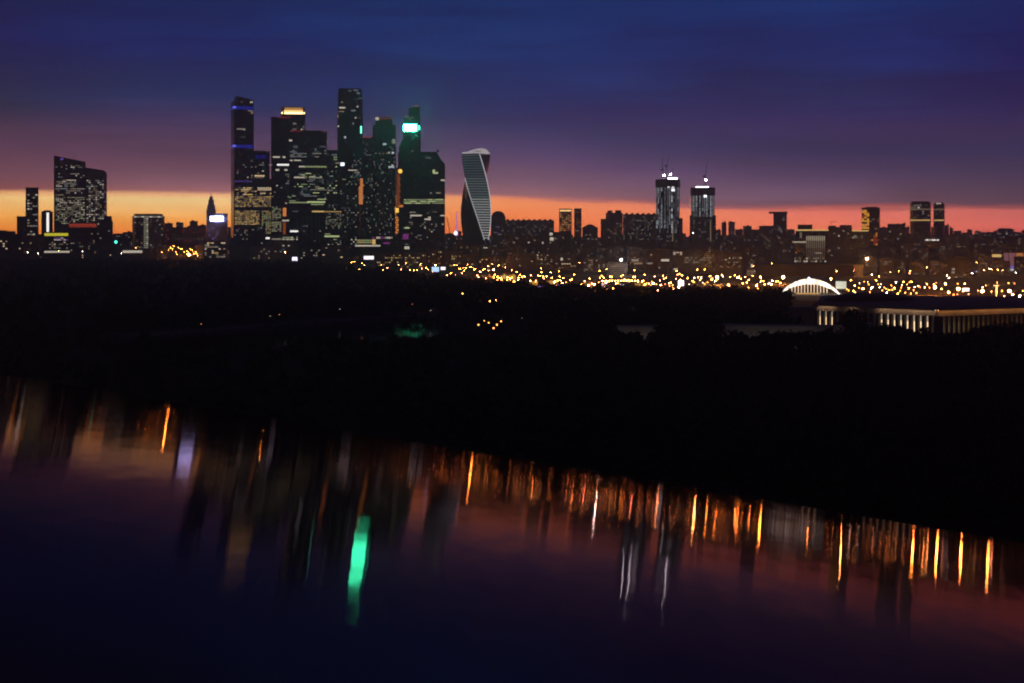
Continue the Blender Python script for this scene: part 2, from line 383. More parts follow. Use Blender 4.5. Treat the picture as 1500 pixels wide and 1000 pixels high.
# ---- the round office
b = B('round_office', 'cylindrical office with pale light ring under its roof and a lit stair column', 194.5, 240.5, 317, 3300, m=OFF, shape='cyl')
R = b.R
b.part('roof', MB().prism([((R-4)*cos(i*pi/18), (R-4)*sin(i*pi/18)) for i in range(36)], b.h-.5, b.z(313.8)), WALLD)
for i in range(11): b.win(197+i*3.7, 197+i*3.7+3.4, 317.2, 319.2, 'neutral dim' if i % 3 else 'neutral', 'light_ring')
for j in range(15): b.win(211, 213.6, 320+j*3, 321.8+j*3, 'neutral dim'); b.win(214.4, 217, 320+j*3, 321.8+j*3, 'lime dim' if j % 3 else 'neutral')
b.grid(197, 238, 322, 364, 13, 14, .12, ['warm dim', 'neutral dim', 'grey dim'])

# ---- spired tower
def spire(mb, s):
    L = s.lx; D = s.D
    for (a, c, t0, t1, dd) in ((302.5, 316, 0, 311, 22), (303.6, 315, 311, 300.5, 17), (305.2, 313.4, 300.5, 293, 12), (306.8, 311.8, 293, 288.3, 8)):
        mb.box(L(a), L(c), -dd/2, dd/2, -1 if t0 == 0 else s.z(t0), s.z(t1)+.02)
    for a in (302.8, 315.2): mb.loft([[(L(a)-1.5,-10,s.z(311)),(L(a)+1.5,-10,s.z(311)),(L(a)+1.5,-7,s.z(311)),(L(a)-1.5,-7,s.z(311))],[(L(a)-.2,-8.7,s.z(306)),(L(a)+.2,-8.7,s.z(306)),(L(a)+.2,-8.3,s.z(306)),(L(a)-.2,-8.3,s.z(306))]])
b = B('spired_tower', 'stepped old tower with a thin spire, beside the bright blue-white sign', 302.5, 316, 311, 3200, 22, m=facade('dusky old stone', (.13,.11,.12), (.04,.035,.05), 3.5, 3.5, .5, .4, .3, .10), body=spire)
b.part('spire', MB().bar((b.lx(309.3), 0, b.z(290.5)), (b.lx(309.3), 0, b.z(281)), 1.1, 6, .15), METAL)
b.win(308.7, 310, 291.2, 292.4, 'warm', 'lantern', off=-8)
b = B('sign_building', 'blue floodlit block carrying a big blue-white roof sign next to the spired tower', 315, 333.5, 314, 3150, 26, m=facade('violet lit stone', (.3,.26,.3), (.05,.04,.06)))
sg = mat('blue white sign panel', (.2,.2,.3), .3, (.42,.48,1), 26, sample=True); UNIT['bsign'] = MB().box(-.5,.5,-.5,.5,-.5,.5).mesh('sign panel', sg)
EM['bsign'] = sg
b.win(308.5, 327, 317.5, 324.5, 'bsign', 'sign', off=2., t=1.)
for xx in (303.2, 332.8): b.win(xx-.8, xx+.8, 320, 322, 'cool', 'floodlight', off=2)
b.grid(305, 332, 330, 352, 9, 7, .16, ['cool dim', 'violet', 'neutral dim'])
b = B('market_hall', 'low cluster of lit shop fronts at the foot of the spired tower', 299, 331, 354, 3050, 20, m=BRK)
b.grid(300, 330, 355, 378, 9, 8, .38, ['warm', 'warm dim', 'neutral', 'neutral dim', 'gold dim'], .8, .6, run=.3)

# ---- business district, left to right
b = B('skyscraper', 'leftmost skyscraper of the tall cluster with two blue light bands and slanted top', 338.5, 371.5, 147, 3600, 40, rot=12, m=MIR,
      body=lambda mb, s: mb.prism([(-s.w/2,-s.dep/2),(s.w/2,-s.dep/2),(s.w/2,s.dep/2),(-s.w/2,s.dep/2)], -1, s.z(150))
        .prism([(-s.w/2+8,-s.dep/2),(s.w/2,-s.dep/2),(s.w/2,s.dep/2),(-s.w/2+8,s.dep/2)], s.z(150)+.02, tops=[s.z(142.5), s.z(147.5), s.z(147.5), s.z(142.5)]))
for ya in (157.2, 213.3):
    b.win(346, 371, ya, ya+4.6, 'blue', 'light_band'); b.side(0, 1, ya, ya+4.6, 'blue', 'light_band')
EM['azure'] = mat('lit window azure', (.05,.05,.05), .3, (.12,.16,1), 1.3); b.win(341.5, 346, ya_ := 157.5, 160.5, 'azure', 'sign'); b.win(341, 349, 213.8, 216.5, 'azure', 'sign')
b.win(366, 370, 149.8, 151.8, 'neutral'); b.win(353, 355, 150.5, 151.5, 'neutral dim'); b.win(363, 370, 162.6, 164, 'neutral dim'); b.win(367, 370.5, 164.5, 168, 'warm dim')
b.win(347, 358.5, 189.3, 191.4, 'neutral dim'); b.win(356, 359, 190, 191.8, 'neutral'); b.win(352, 359, 201.6, 202.6, 'grey dim')
b.grid(347, 370, 235, 262, 8, 9, .16, WW)
b = B('skyscraper', 'mid-height tower with a blue lit sign, tucked right of the blue-banded skyscraper', 371.8, 395, 223.5, 3640, 36, m=DG2)
b.roofbox(373, 388, 221.5)
for i in range(5): b.win(374.5+i*3.2, 377+i*3.2, 228.6, 230.6, 'blue', 'sign'); b.win(375+i*3.2, 376.3+i*3.2, 231, 233.8, 'blue', 'sign')
b.win(373, 387.5, 257.4, 259.6, 'warm', 'window'); b.win(374, 386, 260.4, 261.6, 'warm dim'); b.grid(373, 394, 238, 256, 6, 6, .15, WW)
b = B('office_slab', 'broad block of almost fully lit golden rooms at the left of the tall cluster', 343.3, 397, 265, 3480, 42, m=DG)
b.part('roof_edge', MB().box(-b.w/2+1, b.w/2-1, -b.dep/2+1, b.dep/2-1, b.h-.5, b.z(262.5)), WALLD)
for i in range(6): b.win(345+i*4.2, 347.6+i*4.2, 266, 267.3, 'violet', 'edge_light')
b.grid(377, 397, 275, 280, 7, 2, .95, ['warm', 'neutral'], .85, .7)
b.grid(344.5, 376, 275, 287, 11, 5, .5, GW, .85, .6, run=.3)
b.grid(378, 397, 281, 287, 7, 3, .4, GW, .85, .6, run=.3)
b.grid(344.5, 396.5, 288, 304, 20, 8, .8, ['gold dim', 'warm dim', 'gold', 'warm dim'], .75, .6)
b.grid(344.5, 380, 309, 330, 14, 11, .88, ['gold dim', 'gold', 'warm dim'], .75, .6)
b.grid(383, 396.5, 309, 343, 5, 17, .75, ['gold dim', 'lime dim', 'warm dim'], .75, .6)
b = B('skyscraper', 'tower with a bright golden crown', 411.5, 447, 169, 3660, 36, m=DG2)
b.part('crown', MB().box(b.lx(413), b.lx(446), -b.dep/2+2, b.dep/2-2, b.h-.5, b.z(158)), MATS.setdefault('crown screen', mat('crown screen', (.35,.22,.08), .6)))
UNIT['crown'] = MB().box(-.5,.5,-.5,.5,-.5,.5).mesh('crown light', mat('crown light', (.3,.2,.1), .5, (1,.66,.25), 5.5, sample=True))
EM['crown'] = UNIT['crown'].materials[0]; EM['crowndim'] = mat('crown light soft', (.3,.2,.1), .5, (1,.5,.12), .55); EM['crownmid'] = mat('crown light warm', (.3,.2,.1), .5, (1,.6,.22), 1.6)
b.win(416.5, 443.5, 165.6, 168.2, 'crown', 'crown_light', off=-1.4, t=1.4)
b.win(416.5, 443.5, 162.4, 165.2, 'crownmid', 'crown_light', off=-1.5, t=.8); b.win(417, 443, 159, 162, 'crowndim', 'crown_light', off=-1.5, t=.8)
for a, c in ((416.5, 419.5), (439.5, 442.5)): b.win(a, c, 168.4, 171, 'crown', 'crown_light', off=-.4)
for a in (413.5, 445.5): b.win(a-.7, a+.7, 165.5, 168.5, 'crown', 'crown_light', off=-1.4)
for a in (413, 445.6): b.mast(a, 156, .5)
b.win(429, 434, 181.5, 183.4, 'neutral dim'); b.win(425.3, 427.3, 175.5, 177.3, 'neutral')
b.grid(428, 446, 185, 240, 6, 15, .12, WW)
b = B('skyscraper', 'broad black tower with a thin red roof line, left of the golden crown', 397.3, 427.5, 173.5, 3560, 38, m=DG2)
b.win(407, 425, 172.6, 173.8, 'ruby', 'roof_light', off=.4)
b.win(400, 410, 230, 232.3, 'neutral'); b.win(414, 418, 230, 232.4, 'neutral'); b.win(406, 423, 241.2, 243.6, 'white'); b.win(411, 426, 241.6, 243.2, 'neutral')
b.win(388+6, 396+3, 242, 243.6, 'neutral dim'); b.win(404, 409, 248.5, 251.2, 'neutral'); b.win(416.5, 421, 248.7, 251, 'neutral')
b.grid(398, 427, 255, 300, 9, 14, .10, WW, run=.3)
b = B('skyscraper', 'wide dark tower with red rim lights and greenish lit strips, right of the golden crown', 424, 478.5, 194, 3480, 46, m=DG2)
b.roofbox(427, 470, 192)
for i in range(5): b.win(426+i*3.3, 427.8+i*3.3, 192.8, 194.6, 'ruby', 'roof_light', off=.4)
b.win(473.5, 476, 193.2, 195, 'ruby', 'roof_light', off=.4)
b.win(423.9, 428.5, 206, 208.6, 'neutral'); b.win(430, 436.5, 214.5, 218.5, 'grey dim'); b.win(468, 477, 214.8, 217, 'grey dim')
b.grid(425, 478, 218, 232, 15, 6, .25, ['grey dim', 'cool dim', 'neutral dim'], .8, .5, run=.5)
b.win(425, 429, 235.5, 237.2, 'neutral'); b.win(431, 441, 235.3, 237, 'neutral'); b.win(446, 478, 244.2, 246.4, 'lime dim'); b.win(438, 447, 244.2, 246.2, 'neutral')
b.win(431, 446, 260, 262, 'neutral'); b.win(452, 472, 260.2, 262, 'neutral dim'); b.grid(432, 474, 254, 272, 14, 8, .3, LW, .8, .5, run=.3)
b.grid(424, 478, 273, 296, 16, 10, .22, LW, .8, .5, run=.5); b.win(424, 452, 296.5, 298.4, 'lime dim'); b.win(450, 476, 295.5, 298, 'lime'); b.win(455, 474, 299.3, 301, 'lime dim')
b = B('skyscraper', 'tallest skyscraper of the cluster, dark blue glass with rounded shoulders and a green side sign', 494.3, 531.5, 131, 3620, 42, m=MATS['dark glass curtain wall'],
      body=lambda mb, s: mb.loft([[(a*k, c*k2, z) for a, c in ((-s.w/2,-s.dep/2+5),(-s.w/2+3,-s.dep/2),(s.w/2-9,-s.dep/2),(s.w/2,-s.dep/2+12),(s.w/2,s.dep/2),(-s.w/2,s.dep/2))] for z, k, k2 in ((-1,1,1),(s.z(176),1,1),(s.z(145),.965,.98),(s.z(133.5),.93,.95),(s.z(131),.86,.9))]))
EM['jade'] = mat('jade sign', (.1,.4,.3), .4, (.18,1,.66), 3.2); UNIT.pop('jade', None)
b.win(525.8, 529.8, 185.8, 196.5, 'jade', 'sign', off=-3.5)
b.win(510, 515, 133.2, 136, 'grey dim'); b.win(518, 524, 133, 134.6, 'cool dim'); b.win(522, 527, 137.3, 139, 'cool dim'); b.win(525, 531, 145, 146.6, 'grey dim'); b.win(500, 502.3, 150.4, 152.6, 'neutral dim')
b.win(497, 506, 158.2, 160.6, 'neutral'); b.win(496.5, 504, 164, 165.6, 'warm dim'); b.win(522.5, 524.6, 156.3, 158.6, 'neutral'); b.win(514, 521, 162.2, 164.5, 'cool dim'); b.win(519.5, 522, 173, 174.8, 'neutral'); b.win(524, 529, 173.2, 174.6, 'grey dim')
b.win(516.4, 518.4, 180.5, 184, 'cool dim'); b.win(494.9, 496.8, 185.3, 187.6, 'neutral'); b.win(504.3, 507, 200.8, 203.8, 'cool')
EM['bulb'] = mat('bulb white', (.5,.5,.5), .4, (.88,.93,1), 2.4); b.win(499, 504.6, 239.4, 244, 'bulb', 'floodlight', off=.3); b.win(491, 499, 239.3, 240.8, 'neutral dim')
b.grid(515, 529, 232, 262, 5, 10, .35, ['grey dim', 'neutral dim', 'cool dim']); b.win(510, 523, 249.6, 251, 'neutral'); b.win(519, 527, 253, 254.6, 'neutral dim')
b.grid(495, 526, 255, 345, 10, 26, .16, ['grey dim', 'neutral dim', 'cool dim', 'lime dim'], .6, .5); b.win(500, 514, 305, 306, 'grey dim')
b.part('mullion', MB().box(b.lx(507.6), b.lx(508.6), -b.dep/2-.4, -b.dep/2, b.z(352), b.z(304)), mat('steel rib', (.2,.24,.26), .4, metal=.5))
b = B('skyscraper', 'dark low-shouldered tower filling the gap left of the tallest skyscraper', 478.8, 500, 221.5, 3700, 34, m=DG2)
b.grid(479, 494, 226, 285, 5, 17, .28, LW, run=.3); b.grid(479, 494, 300, 345, 6, 16, .4, LW)
b = B('skyscraper', 'dotted dark tower with a notched flat crown, between the tallest skyscraper and the green-lit tower', 546, 580, 182, 3560, 36, rot=0, m=DG,
      body=lambda mb, s: mb.prism([(-s.w/2,-s.dep/2+6),(-s.w/2+5,-s.dep/2),(s.w/2-5,-s.dep/2),(s.w/2,-s.dep/2+6),(s.w/2,s.dep/2),(-s.w/2,s.dep/2)], -1, s.z(184)).prism([(s.lx(550),-s.dep/2+2),(s.lx(575),-s.dep/2+2),(s.lx(575),s.dep/2-2),(s.lx(550),s.dep/2-2)], s.z(184)+.02, s.z(172.5)))
b.win(550.3, 555, 173, 177.4, 'neutral', 'sign', off=-1); b.win(556, 574, 174, 175.3, 'ruby', 'roof_light', off=-1.6)
b.win(561, 566, 211, 213.4, 'cool'); b.win(574.5, 579, 205, 211.5, 'neutral dim'); b.win(568.6, 570.8, 223.4, 226, 'neutral'); b.win(573.5, 577, 223.4, 226.2, 'cool'); b.win(569, 577.5, 244.5, 246.6, 'cool'); b.win(573, 576, 242, 244, 'neutral')
b.grid(547, 579, 215, 345, 12, 42, .13, ['grey dim', 'cool dim', 'warm dim', 'neutral dim', 'neutral dim'], .6, .55)
b = B('skyscraper', 'slender dotted tower with faint red roof line, attached left of the notched-crown tower', 529.3, 547, 202.5, 3520, 34, m=DG)
b.win(532, 544, 201.8, 203.2, 'ruby', 'roof_light', off=.4)
EM['dusk'] = mat('lit strip amber', (.3,.1,.03), .3, (1,.32,.08), .75)
for j in range(13): b.win(525.8 if j > 3 else 527.5, 531.6 if j != 3 else 533, 262.5+j*2.9, 265+j*2.9, 'dusk', 'light_strip', off=.6)
b.grid(531, 546, 208, 345, 6, 44, .16, ['grey dim', 'warm dim', 'neutral dim', 'cool dim'], .6, .55)
def merc(mb, s):
    L = s.lx; d = s.dep
    for p in (([L(583), L(616.5), L(616.5), L(583)], [-d/2,-d/2,d/2,d/2], -1, [224]*4), ([L(590.5), L(616.2), L(616.2), L(590.5)], [-d/2,-d/2,d/2-4,d/2-4], s.z(224)+.02, [183]*4),
              ([L(591.5), L(615.5), L(615.5), L(591.5)], [-d/2+2,-d/2+2,d/2-6,d/2-6], s.z(183)+.02, [171]*4), ([L(598.5), L(615), L(615), L(598.5)], [-d/2+4,-d/2+4,d/2-8,d/2-8], s.z(171)+.02, [159]*4), ([L(604), L(614.5), L(614.5), L(604)], [-d/2+6,-d/2+6,d/2-10,d/2-10], s.z(159)+.02, [157.5, 154.6, 154.6, 157.5])):
        mb.prism(list(zip(p[0], p[1])), p[2], tops=[s.z(t) for t in p[3]])
    mb.prism([(L(584.5),-d/2+1),(L(590.5)-.05,-d/2+1),(L(590.5)-.05,d/2-5),(L(584.5),d/2-5)], s.z(224)+.02, tops=[s.z(216), s.z(204), s.z(204), s.z(216)])
b = B('skyscraper', 'stepped tower with dazzling green-white sign glowing near its top', 583, 616.5, 224, 3540, 36, m=TEAL, body=merc)
EM['gsign'] = mat('green white sign', (.3,.6,.5), .4, (.04,1,.45), 100., sample=True); EM['gside'] = mat('green sign return', (.1,.5,.4), .4, (.05,1,.55), 8.)
b.win(591.3, 609.8, 183.6, 193.4, 'gsign', 'sign', off=.8, t=1.); b.win(611.6, 614.8, 185.5, 191.5, 'gside', 'sign', off=.8, t=1.)
b.win(605, 613, 155.8, 157.4, 'warm dim', off=-5); b.win(593, 598, 171.5, 173, 'neutral dim', off=-2); b.win(599.5, 601, 175, 176.3, 'neutral', off=-2); b.win(603, 605, 172.8, 174, 'neutral', off=-2)
b.win(602.5, 605.5, 221.5, 223, 'neutral dim')
b2 = B('glass_annex', 'bronze glass slab with orange glints squeezed left of the big black block', 580.4, 591, 247, 3460, 20, m=BRZ)
EM['ball'] = mat('golden lamp', (.6,.4,.1), .4, (1,.6,.1), 1.6); b2.part('golden_ball', MB().ball((b2.lx(586.2), -b2.dep/2-1, b2.z(251.6)), 5.2, 12, 8), EM['ball'])
EM['emb'] = mat('orange shop glow', (.3,.1,.02), .4, (1,.33,.04), .8)
b2.win(579.5, 584, 305.5, 312, 'ball'); b2.win(578.8, 584.5, 303, 315, 'emb', off=-.3); b2.win(583, 591, 301, 304, 'dusk')
for j in range(7): b2.win(579+j % 2, 583+j % 2, 318+j*3.6, 320.6+j*3.6, 'emb' if j % 2 else 'dusk')
EM['em2'] = mat('dim ember glow', (.3,.1,.02), .4, (.8,.16,.03), .3)
for j in range(16): b2.win(581.5, 585+j % 3, 256+j*3, 258.2+j*3, 'em2')
def bigblk(mb, s):
    L = s.lx; d = s.dep
    mb.prism([(L(590.8),-d/2),(L(639),-d/2),(L(639),d/2),(L(590.8),d/2)], -1, s.z(223.5))
    mb.prism([(L(639)+.05,-d/2),(L(645),-d/2),(L(645),d/2),(L(639)+.05,d/2)], -1, tops=[s.z(223), s.z(233), s.z(233), s.z(223)])
    mb.prism([(L(645)+.05,-d/2),(L(651.7),-d/2),(L(651.7),d/2),(L(645)+.05,d/2)], -1, tops=[s.z(234), s.z(241), s.z(241), s.z(234)])
    mb.loft([[(L(639),-d/2+.2,s.z(224)),(L(643),-d/2+.2,s.z(224)),(L(643),-d/2+6,s.z(224)),(L(639),-d/2+6,s.z(224))],[(L(640.6),-d/2+2,s.z(219.5)),(L(641.6),-d/2+2,s.z(219.5)),(L(641.6),-d/2+3,s.z(219.5)),(L(640.6),-d/2+3,s.z(219.5))]])
b = B('office_slab', 'big black block with one greenish lit storey and a small roof point, right end of the cluster', 590.8, 651.7, 223.5, 3440, 44, m=TEAL, body=bigblk)
b.win(623, 632, 231, 233.8, 'grey dim'); b.win(633.5, 637, 249.5, 254, 'lime'); b.win(634, 641.5, 253, 255.6, 'lime'); b.win(645.5, 651.4, 263.8, 266, 'neutral'); b.win(630, 632.4, 282.6, 284.6, 'neutral dim'); b.win(638.5, 645.5, 282.6, 284.4, 'neutral dim')
b.grid(592, 651.5, 292, 299.6, 22, 3, .8, ['lime', 'lime dim', 'neutral dim'], .9, .6, run=.4)
b.win(600, 609.5, 311, 312.4, 'neutral dim'); b.win(601, 618, 315.3, 317.4, 'neutral'); b.win(600.5, 603, 318, 320.4, 'neutral dim'); b.win(622, 631, 320.6, 323, 'neutral'); b.win(627, 631, 318, 320, 'neutral'); b.win(645, 651.4, 315.6, 317.4, 'neutral')
b.grid(625, 640, 310, 314, 5, 2, .5, ['grey dim', 'neutral dim']); b.win(593.5, 600, 333.2, 335.4, 'lime'); b.win(584+7, 589+7, 334, 335, 'lime dim')
b.grid(592, 650, 325, 352, 18, 10, .12, WW)
# front row at their feet
b = B('office_building', 'low office with pale green lit rooms, right of the golden slab', 397.5, 412.6, 298, 3420, 30, m=DG)
b.grid(398.5, 411.5, 303, 323, 5, 8, .6, ['lime dim', 'neutral dim', 'warm dim'], .8, .6); b.grid(398, 412, 325, 340, 5, 6, .9, ['lime dim', 'neutral dim', 'warm dim'], .85, .65)
b = B('office_building', 'narrow office front with one glowing orange vertical panel', 412.9, 437, 304, 3400, 26, m=DG)
b.win(414.5, 419.4, 305, 317.5, 'dusk', 'light_panel'); b.win(413.5, 423.5, 322.6, 324.6, 'neutral'); b.win(414.8, 418.6, 326, 344, 'em2', 'light_panel')
b.win(428, 437, 309.4, 311, 'grey dim'); b.win(425, 436.5, 338, 340.4, 'white'); b.grid(414, 436, 347, 352.4, 10, 2, .9, ['lime dim', 'neutral dim', 'neutral'], .9, .7)
b = B('warehouse', 'dark office block with a ridged roof at the cluster centre, almost no lights', 437.3, 475, 304, 3330, 40, m=DG2,
      body=lambda mb, s: mb.prism([(-s.w/2,-s.dep/2),(s.w/2,-s.dep/2),(s.w/2,s.dep/2),(-s.w/2,s.dep/2)], -1, tops=[s.z(302.5), s.z(308), s.z(308), s.z(302.5)]))
b.win(457, 478-3.2, 309.4, 311.4, 'gold'); b.grid(440, 474, 330, 380, 9, 14, .10, ['neutral dim', 'grey dim', 'cool dim'])
for xx in (443.5, 449.3, 456.7, 463, 467.6): b.part('rib', MB().box(b.lx(xx)-.5, b.lx(xx)+.5, -b.dep/2-.5, -b.dep/2, 0, b.z(316)), MATS['steel rib'])
b = B('office_building', 'lit office with scattered pale windows right of the ridged dark block', 475.4, 501, 309, 3380, 30, m=DG)
b.win(476, 500, 310, 311.4, 'gold dim'); b.grid(477, 500, 313, 336, 9, 11, .5, ['lime dim', 'grey dim', 'neutral dim', 'warm dim'], .7, .6)
b.win(469+6.5, 497, 345.4, 347.8, 'lime', 'light_band'); b.win(476, 484, 342.5, 344, 'lime dim'); b.grid(477, 500, 350, 362, 8, 5, .2, WW)
b = B('shopping_centre', 'low mall with yellow and white lit fronts at the foot of the dotted towers', 512, 586, 346, 3300, 34, m=DG)
b.win(521, 557, 359.2, 361.4, 'neutral', 'light_band'); b.grid(523, 545, 351, 357, 7, 2, .9, ['gold dim', 'lime dim'], .9, .7); b.win(545.5, 550, 351, 358.5, 'gold', 'light_panel'); b.grid(545, 575, 347, 350.4, 10, 1, .8, ['neutral', 'magenta', 'neutral dim'], .8, .8); b.win(561, 571, 355.2, 357.8, 'magenta', 'light_band')
b.grid(514, 523, 343+4, 362, 3, 5, .5, ['neutral', 'neutral dim'])
b = B('cinema', 'small dark building with a purple lit sign panel, below the big black block', 587, 602, 341, 3260, 18, m=WALLD)
b.win(590, 598.5, 343, 351, 'magenta', 'sign'); b.win(592.5, 599.6, 361.4, 365.4, 'neutral', 'shop_window'); b.win(593, 598.5, 357, 359.4, 'grey dim')
b = B('apartment_block', 'dim block below the golden slab, with a tiny white shop front', 381, 412, 348, 3280, 26, m=BRK)
b.win(389.5, 395, 347+.8, 350.6, 'white', 'shop_window'); b.win(398, 412, 349.6, 351.8, 'neutral dim'); b.grid(382, 411, 355, 376, 8, 7, .1, ['warm dim', 'neutral dim', 'magenta'])
b = B('apartment_block', 'dark block under the golden slab with pinkish dots', 342, 364, 332, 3400, 26, m=RED); b.grid(343, 363, 334, 352, 7, 6, .3, ['magenta', 'warm dim', 'neutral dim'])
b = B('apartment_block', 'dark wide block between the pink-dotted block and the white shop front', 364.4, 389, 331.5, 3380, 26, m=WALLD); b.grid(365, 388, 333, 338, 6, 2, .3, ['neutral dim', 'grey dim'])
b = B('apartment_block', 'brownish low block just above the trees under the golden slab', 336, 365, 357, 3200, 24, m=BRK)
b = B('apartment_block', 'dim wide apartment block right of the brownish low block under the golden slab', 365.6, 400, 362, 3190, 24, m=PAN); b.grid(367, 399, 364, 380, 9, 5, .12, WW)
b = B('apartment_block', 'violet-grey apartment block near the square white lit sign', 401, 437, 354, 3240, 24, m=PAN); b.grid(402, 436, 356, 376, 9, 7, .08, WW)
b = B('office_building', 'dark blue office below the ridged block, beside the square white sign', 438.5, 470, 356, 3180, 24, m=DG)
b.grid(440, 469, 358, 380, 8, 6, .1, WW)
b = B('office_building', 'dark low office right of the blue office below the cluster', 471, 512, 360, 3170, 24, m=OFF); b.grid(472, 511, 362, 382, 9, 6, .14, ['warm dim', 'neutral dim', 'warm'])

# ---- the twisted tower
D = 3500; k = D/F; Rr = 21.6*k; y0, y1 = 226.5, 379.
rings = []; edges = [[], [], [], []]; NF = 77
zt, zb = wz(y0, D), 0
def ang(z): return radians(-76.5 + (wz(y0, D) - z)/k*.877)
def corner(i, z, R=Rr): a = ang(z) + i*pi/2; return (R*sin(a), -R*cos(a), z)
zs = [zb + (zt-zb)*i/NF for i in range(NF+1)]
for z in zs:
    r = []
    for i in range(4):
        c0_, c1_ = corner(i, z), corner(i+1, z)
        for q in range(4): r.append(tuple(c0_[j]+(c1_[j]-c0_[j])*q/4 for j in range(3)))
    rings.append(r)
tw = MB().loft(rings).obj('twisted_tower', facade('twisted tower glass', (.05,.05,.06), (.03,.035,.05), 3.2, 2*k, .05, .35, .12, .01), None, (wx(697, D), D, 0), -atan2(wx(697, D), D))
tag(tw, 'spiralling twisted tower with white glowing storeys on one face and a curved lit crown', 'skyscraper')
EM['stripe'] = mat('storey floodlight', (.3,.35,.36), .4, (.66,.84,.88), .3); EM['stripe2'] = mat('storey floodlight bright', (.3,.35,.36), .4, (.8,.9,.9), .62)
for i, (c_, e_) in enumerate((((.5,.72,.85), .16), ((.6,.8,.86), .24), ((.75,.86,.88), .36), ((.85,.9,.9), .5))): EM['stripe%d' % i] = mat('storey floodlight %d' % i, (.3,.35,.36), .4, c_, e_)
EM['stripe2'] = EM['stripe3']
for j in range(33):
    yy = 229.5 + j*3.75; z = wz(yy, D); zz = z + 1.15*k
    if yy > 351: break
    def pt(q, zq, R): a, c = corner(0, zq, R), corner(1, zq, R); return tuple(a[m_]+(c[m_]-a[m_])*q for m_ in range(3))
    mb = MB(); N_ = 6
    lo = [pt(.03+.94*q/N_, z, Rr*1.012) for q in range(N_+1)]; hi = [pt(.03+.94*q/N_, zz, Rr*1.012) for q in range(N_+1)]
    li = [pt(.03+.94*q/N_, z, Rr*.985) for q in range(N_+1)]; hh = [pt(.03+.94*q/N_, zz, Rr*.985) for q in range(N_+1)]
    for q in range(N_): mb.loft([[lo[q], lo[q+1], li[q+1], li[q]], [hi[q], hi[q+1], hh[q+1], hh[q]]])
    mb.obj('light_band', EM['stripe%d' % min(3, int(j/8.3))], tw)
for ci, ya, yb, kk in ((0, 262, 352, .5), (1, 227, 352, .65), (3, 300, 330, .2), (0, 318, 352, .3)):
    mb = MB(); zz = [wz(yb, D) + (wz(ya, D)-wz(yb, D))*i/30 for i in range(31)]
    pr = []
    for z in zz:
        c = corner(ci, z, Rr*1.02); pr.append(c)
    for p, q in zip(pr, pr[1:]): mb.bar(p, q, 1.1 if kk > .4 else .6, 5)
    mb.obj('edge_light', mat('edge light %.1f' % kk, (.4,.4,.4), .4, (.92,.9,.95), kk), tw)
# crown ribbon
mb = MB(); cr_ = []
for i in range(25):
    q = i/24; a = radians(-60 + 190*q); zc = zt + (1.0 + 6.2*sin(pi*min(1, q*1.05))**1.5)*k
    cr_.append(((Rr*.8*sin(a)), -Rr*.8*cos(a), zc))
for p, q in zip(cr_, cr_[1:]):
    mb.bar(p, q, 1.5, 5); mb.bar((p[0], p[1], zt), q, .45, 4)
    mb.bar((p[0]*.55, p[1]*.55, p[2]*.6+zt*.4+1), q, .6, 4)
mb.obj('crown', mat('crown truss lit', (.5,.45,.45), .5, (.95,.82,.85), .42), tw)
mb = MB(); ring2 = [(Rr*.93*sin(radians(a)), -Rr*.93*cos(radians(a)), zt+1.5*k) for a in range(-76, 110, 12)]
for p, q in zip(ring2, ring2[1:]): mb.bar(p, q, 1.6, 5)
mb.obj('crown_rim', mat('crown rim lit', (.5,.45,.45), .5, (.9,.8,.82), .5), tw)
# base glimmer
inst('entrance_light', unit('neutral'), tw, (wx(711, D)-wx(697, D), -Rr-2, wz(364, D)), 0, (10, 1, 5))

# lattice mast lit pink, left of the twisted tower
D = 3900; mm = MB().bar((0,0,0), (0,0,wz(352, D)-0), 2.5, 6).obj('lattice_mast', METAL, None, (wx(669, D), D, 0)); tag(mm, 'small pink and white lit mast just left of the twisted tower', 'mast')
MB().bar((0,0,wz(352, D)), (0,0,wz(311, D)), 4.2, 4, 1.6).obj('lit_shaft', mat('pink lit lattice', (.5,.3,.5), .5, (.95,.35,.75), .7), mm)
MB().ball((-3,-4,wz(342, D)), 5.5).obj('beacon', mat('beacon white', (.5,.5,.5), .5, (1,.85,.9), 2.5), mm)
mm = MB().bar((0,0,0), (-22,0,wz(318, 3900)-0), 1.0, 5).obj('crane', METAL, None, (wx(667, 3900)-2, 3920, 0)); tag(mm, 'thin leaning crane jib against the orange sky left of the twisted tower', 'crane')

# ---- right of the twisted tower
b = B('domed_tower', 'dark domed building touching the right side of the twisted tower', 719, 740.5, 318.5, 4300, 34, m=OFF)
b.part('dome', MB().loft([[(b.w/2*.95*cos(e)*cos(i*pi/8), b.w/2*.95*cos(e)*sin(i*pi/8), b.h-.3+19*sin(e)) for i in range(16)] for e in [j*pi/2/7*.97 for j in range(8)]]), WALLD)
b.grid(720, 738, 326, 345, 6, 7, .15, ['neutral dim', 'violet'])
b = B('long_slab', 'long flat apartment slab with tiny lights between the domed building and gold-topped tower', 740.3, 811.5, 323.5, 4600, 20, m=FAR)
for i in range(9): b.roofbox(742+i*7.8, 745.5+i*7.8, 321.4, .8)
b.grid(741, 811, 326, 352, 26, 9, .15, ['warm dim', 'neutral dim', 'warm dim'], .5, .5)
b = B('apartment_tower', 'square tower with golden top strip and amber-lit rooms, left of a pair', 819, 837.5, 307, 3900, 26, m=BRK)
b.win(820, 836.8, 308, 310.2, 'crownmid', 'light_band'); b.grid(820, 837, 312, 339, 6, 10, .7, ['amber', 'em2', 'gold dim', 'em2'], .6, .6)
b = B('apartment_tower', 'narrower unlit tower, right of the pair beside the gold-topped one', 841, 851.8, 306.5, 3920, 22, m=BRK); b.grid(842, 851, 310, 340, 4, 10, .2, ['em2', 'warm dim'])
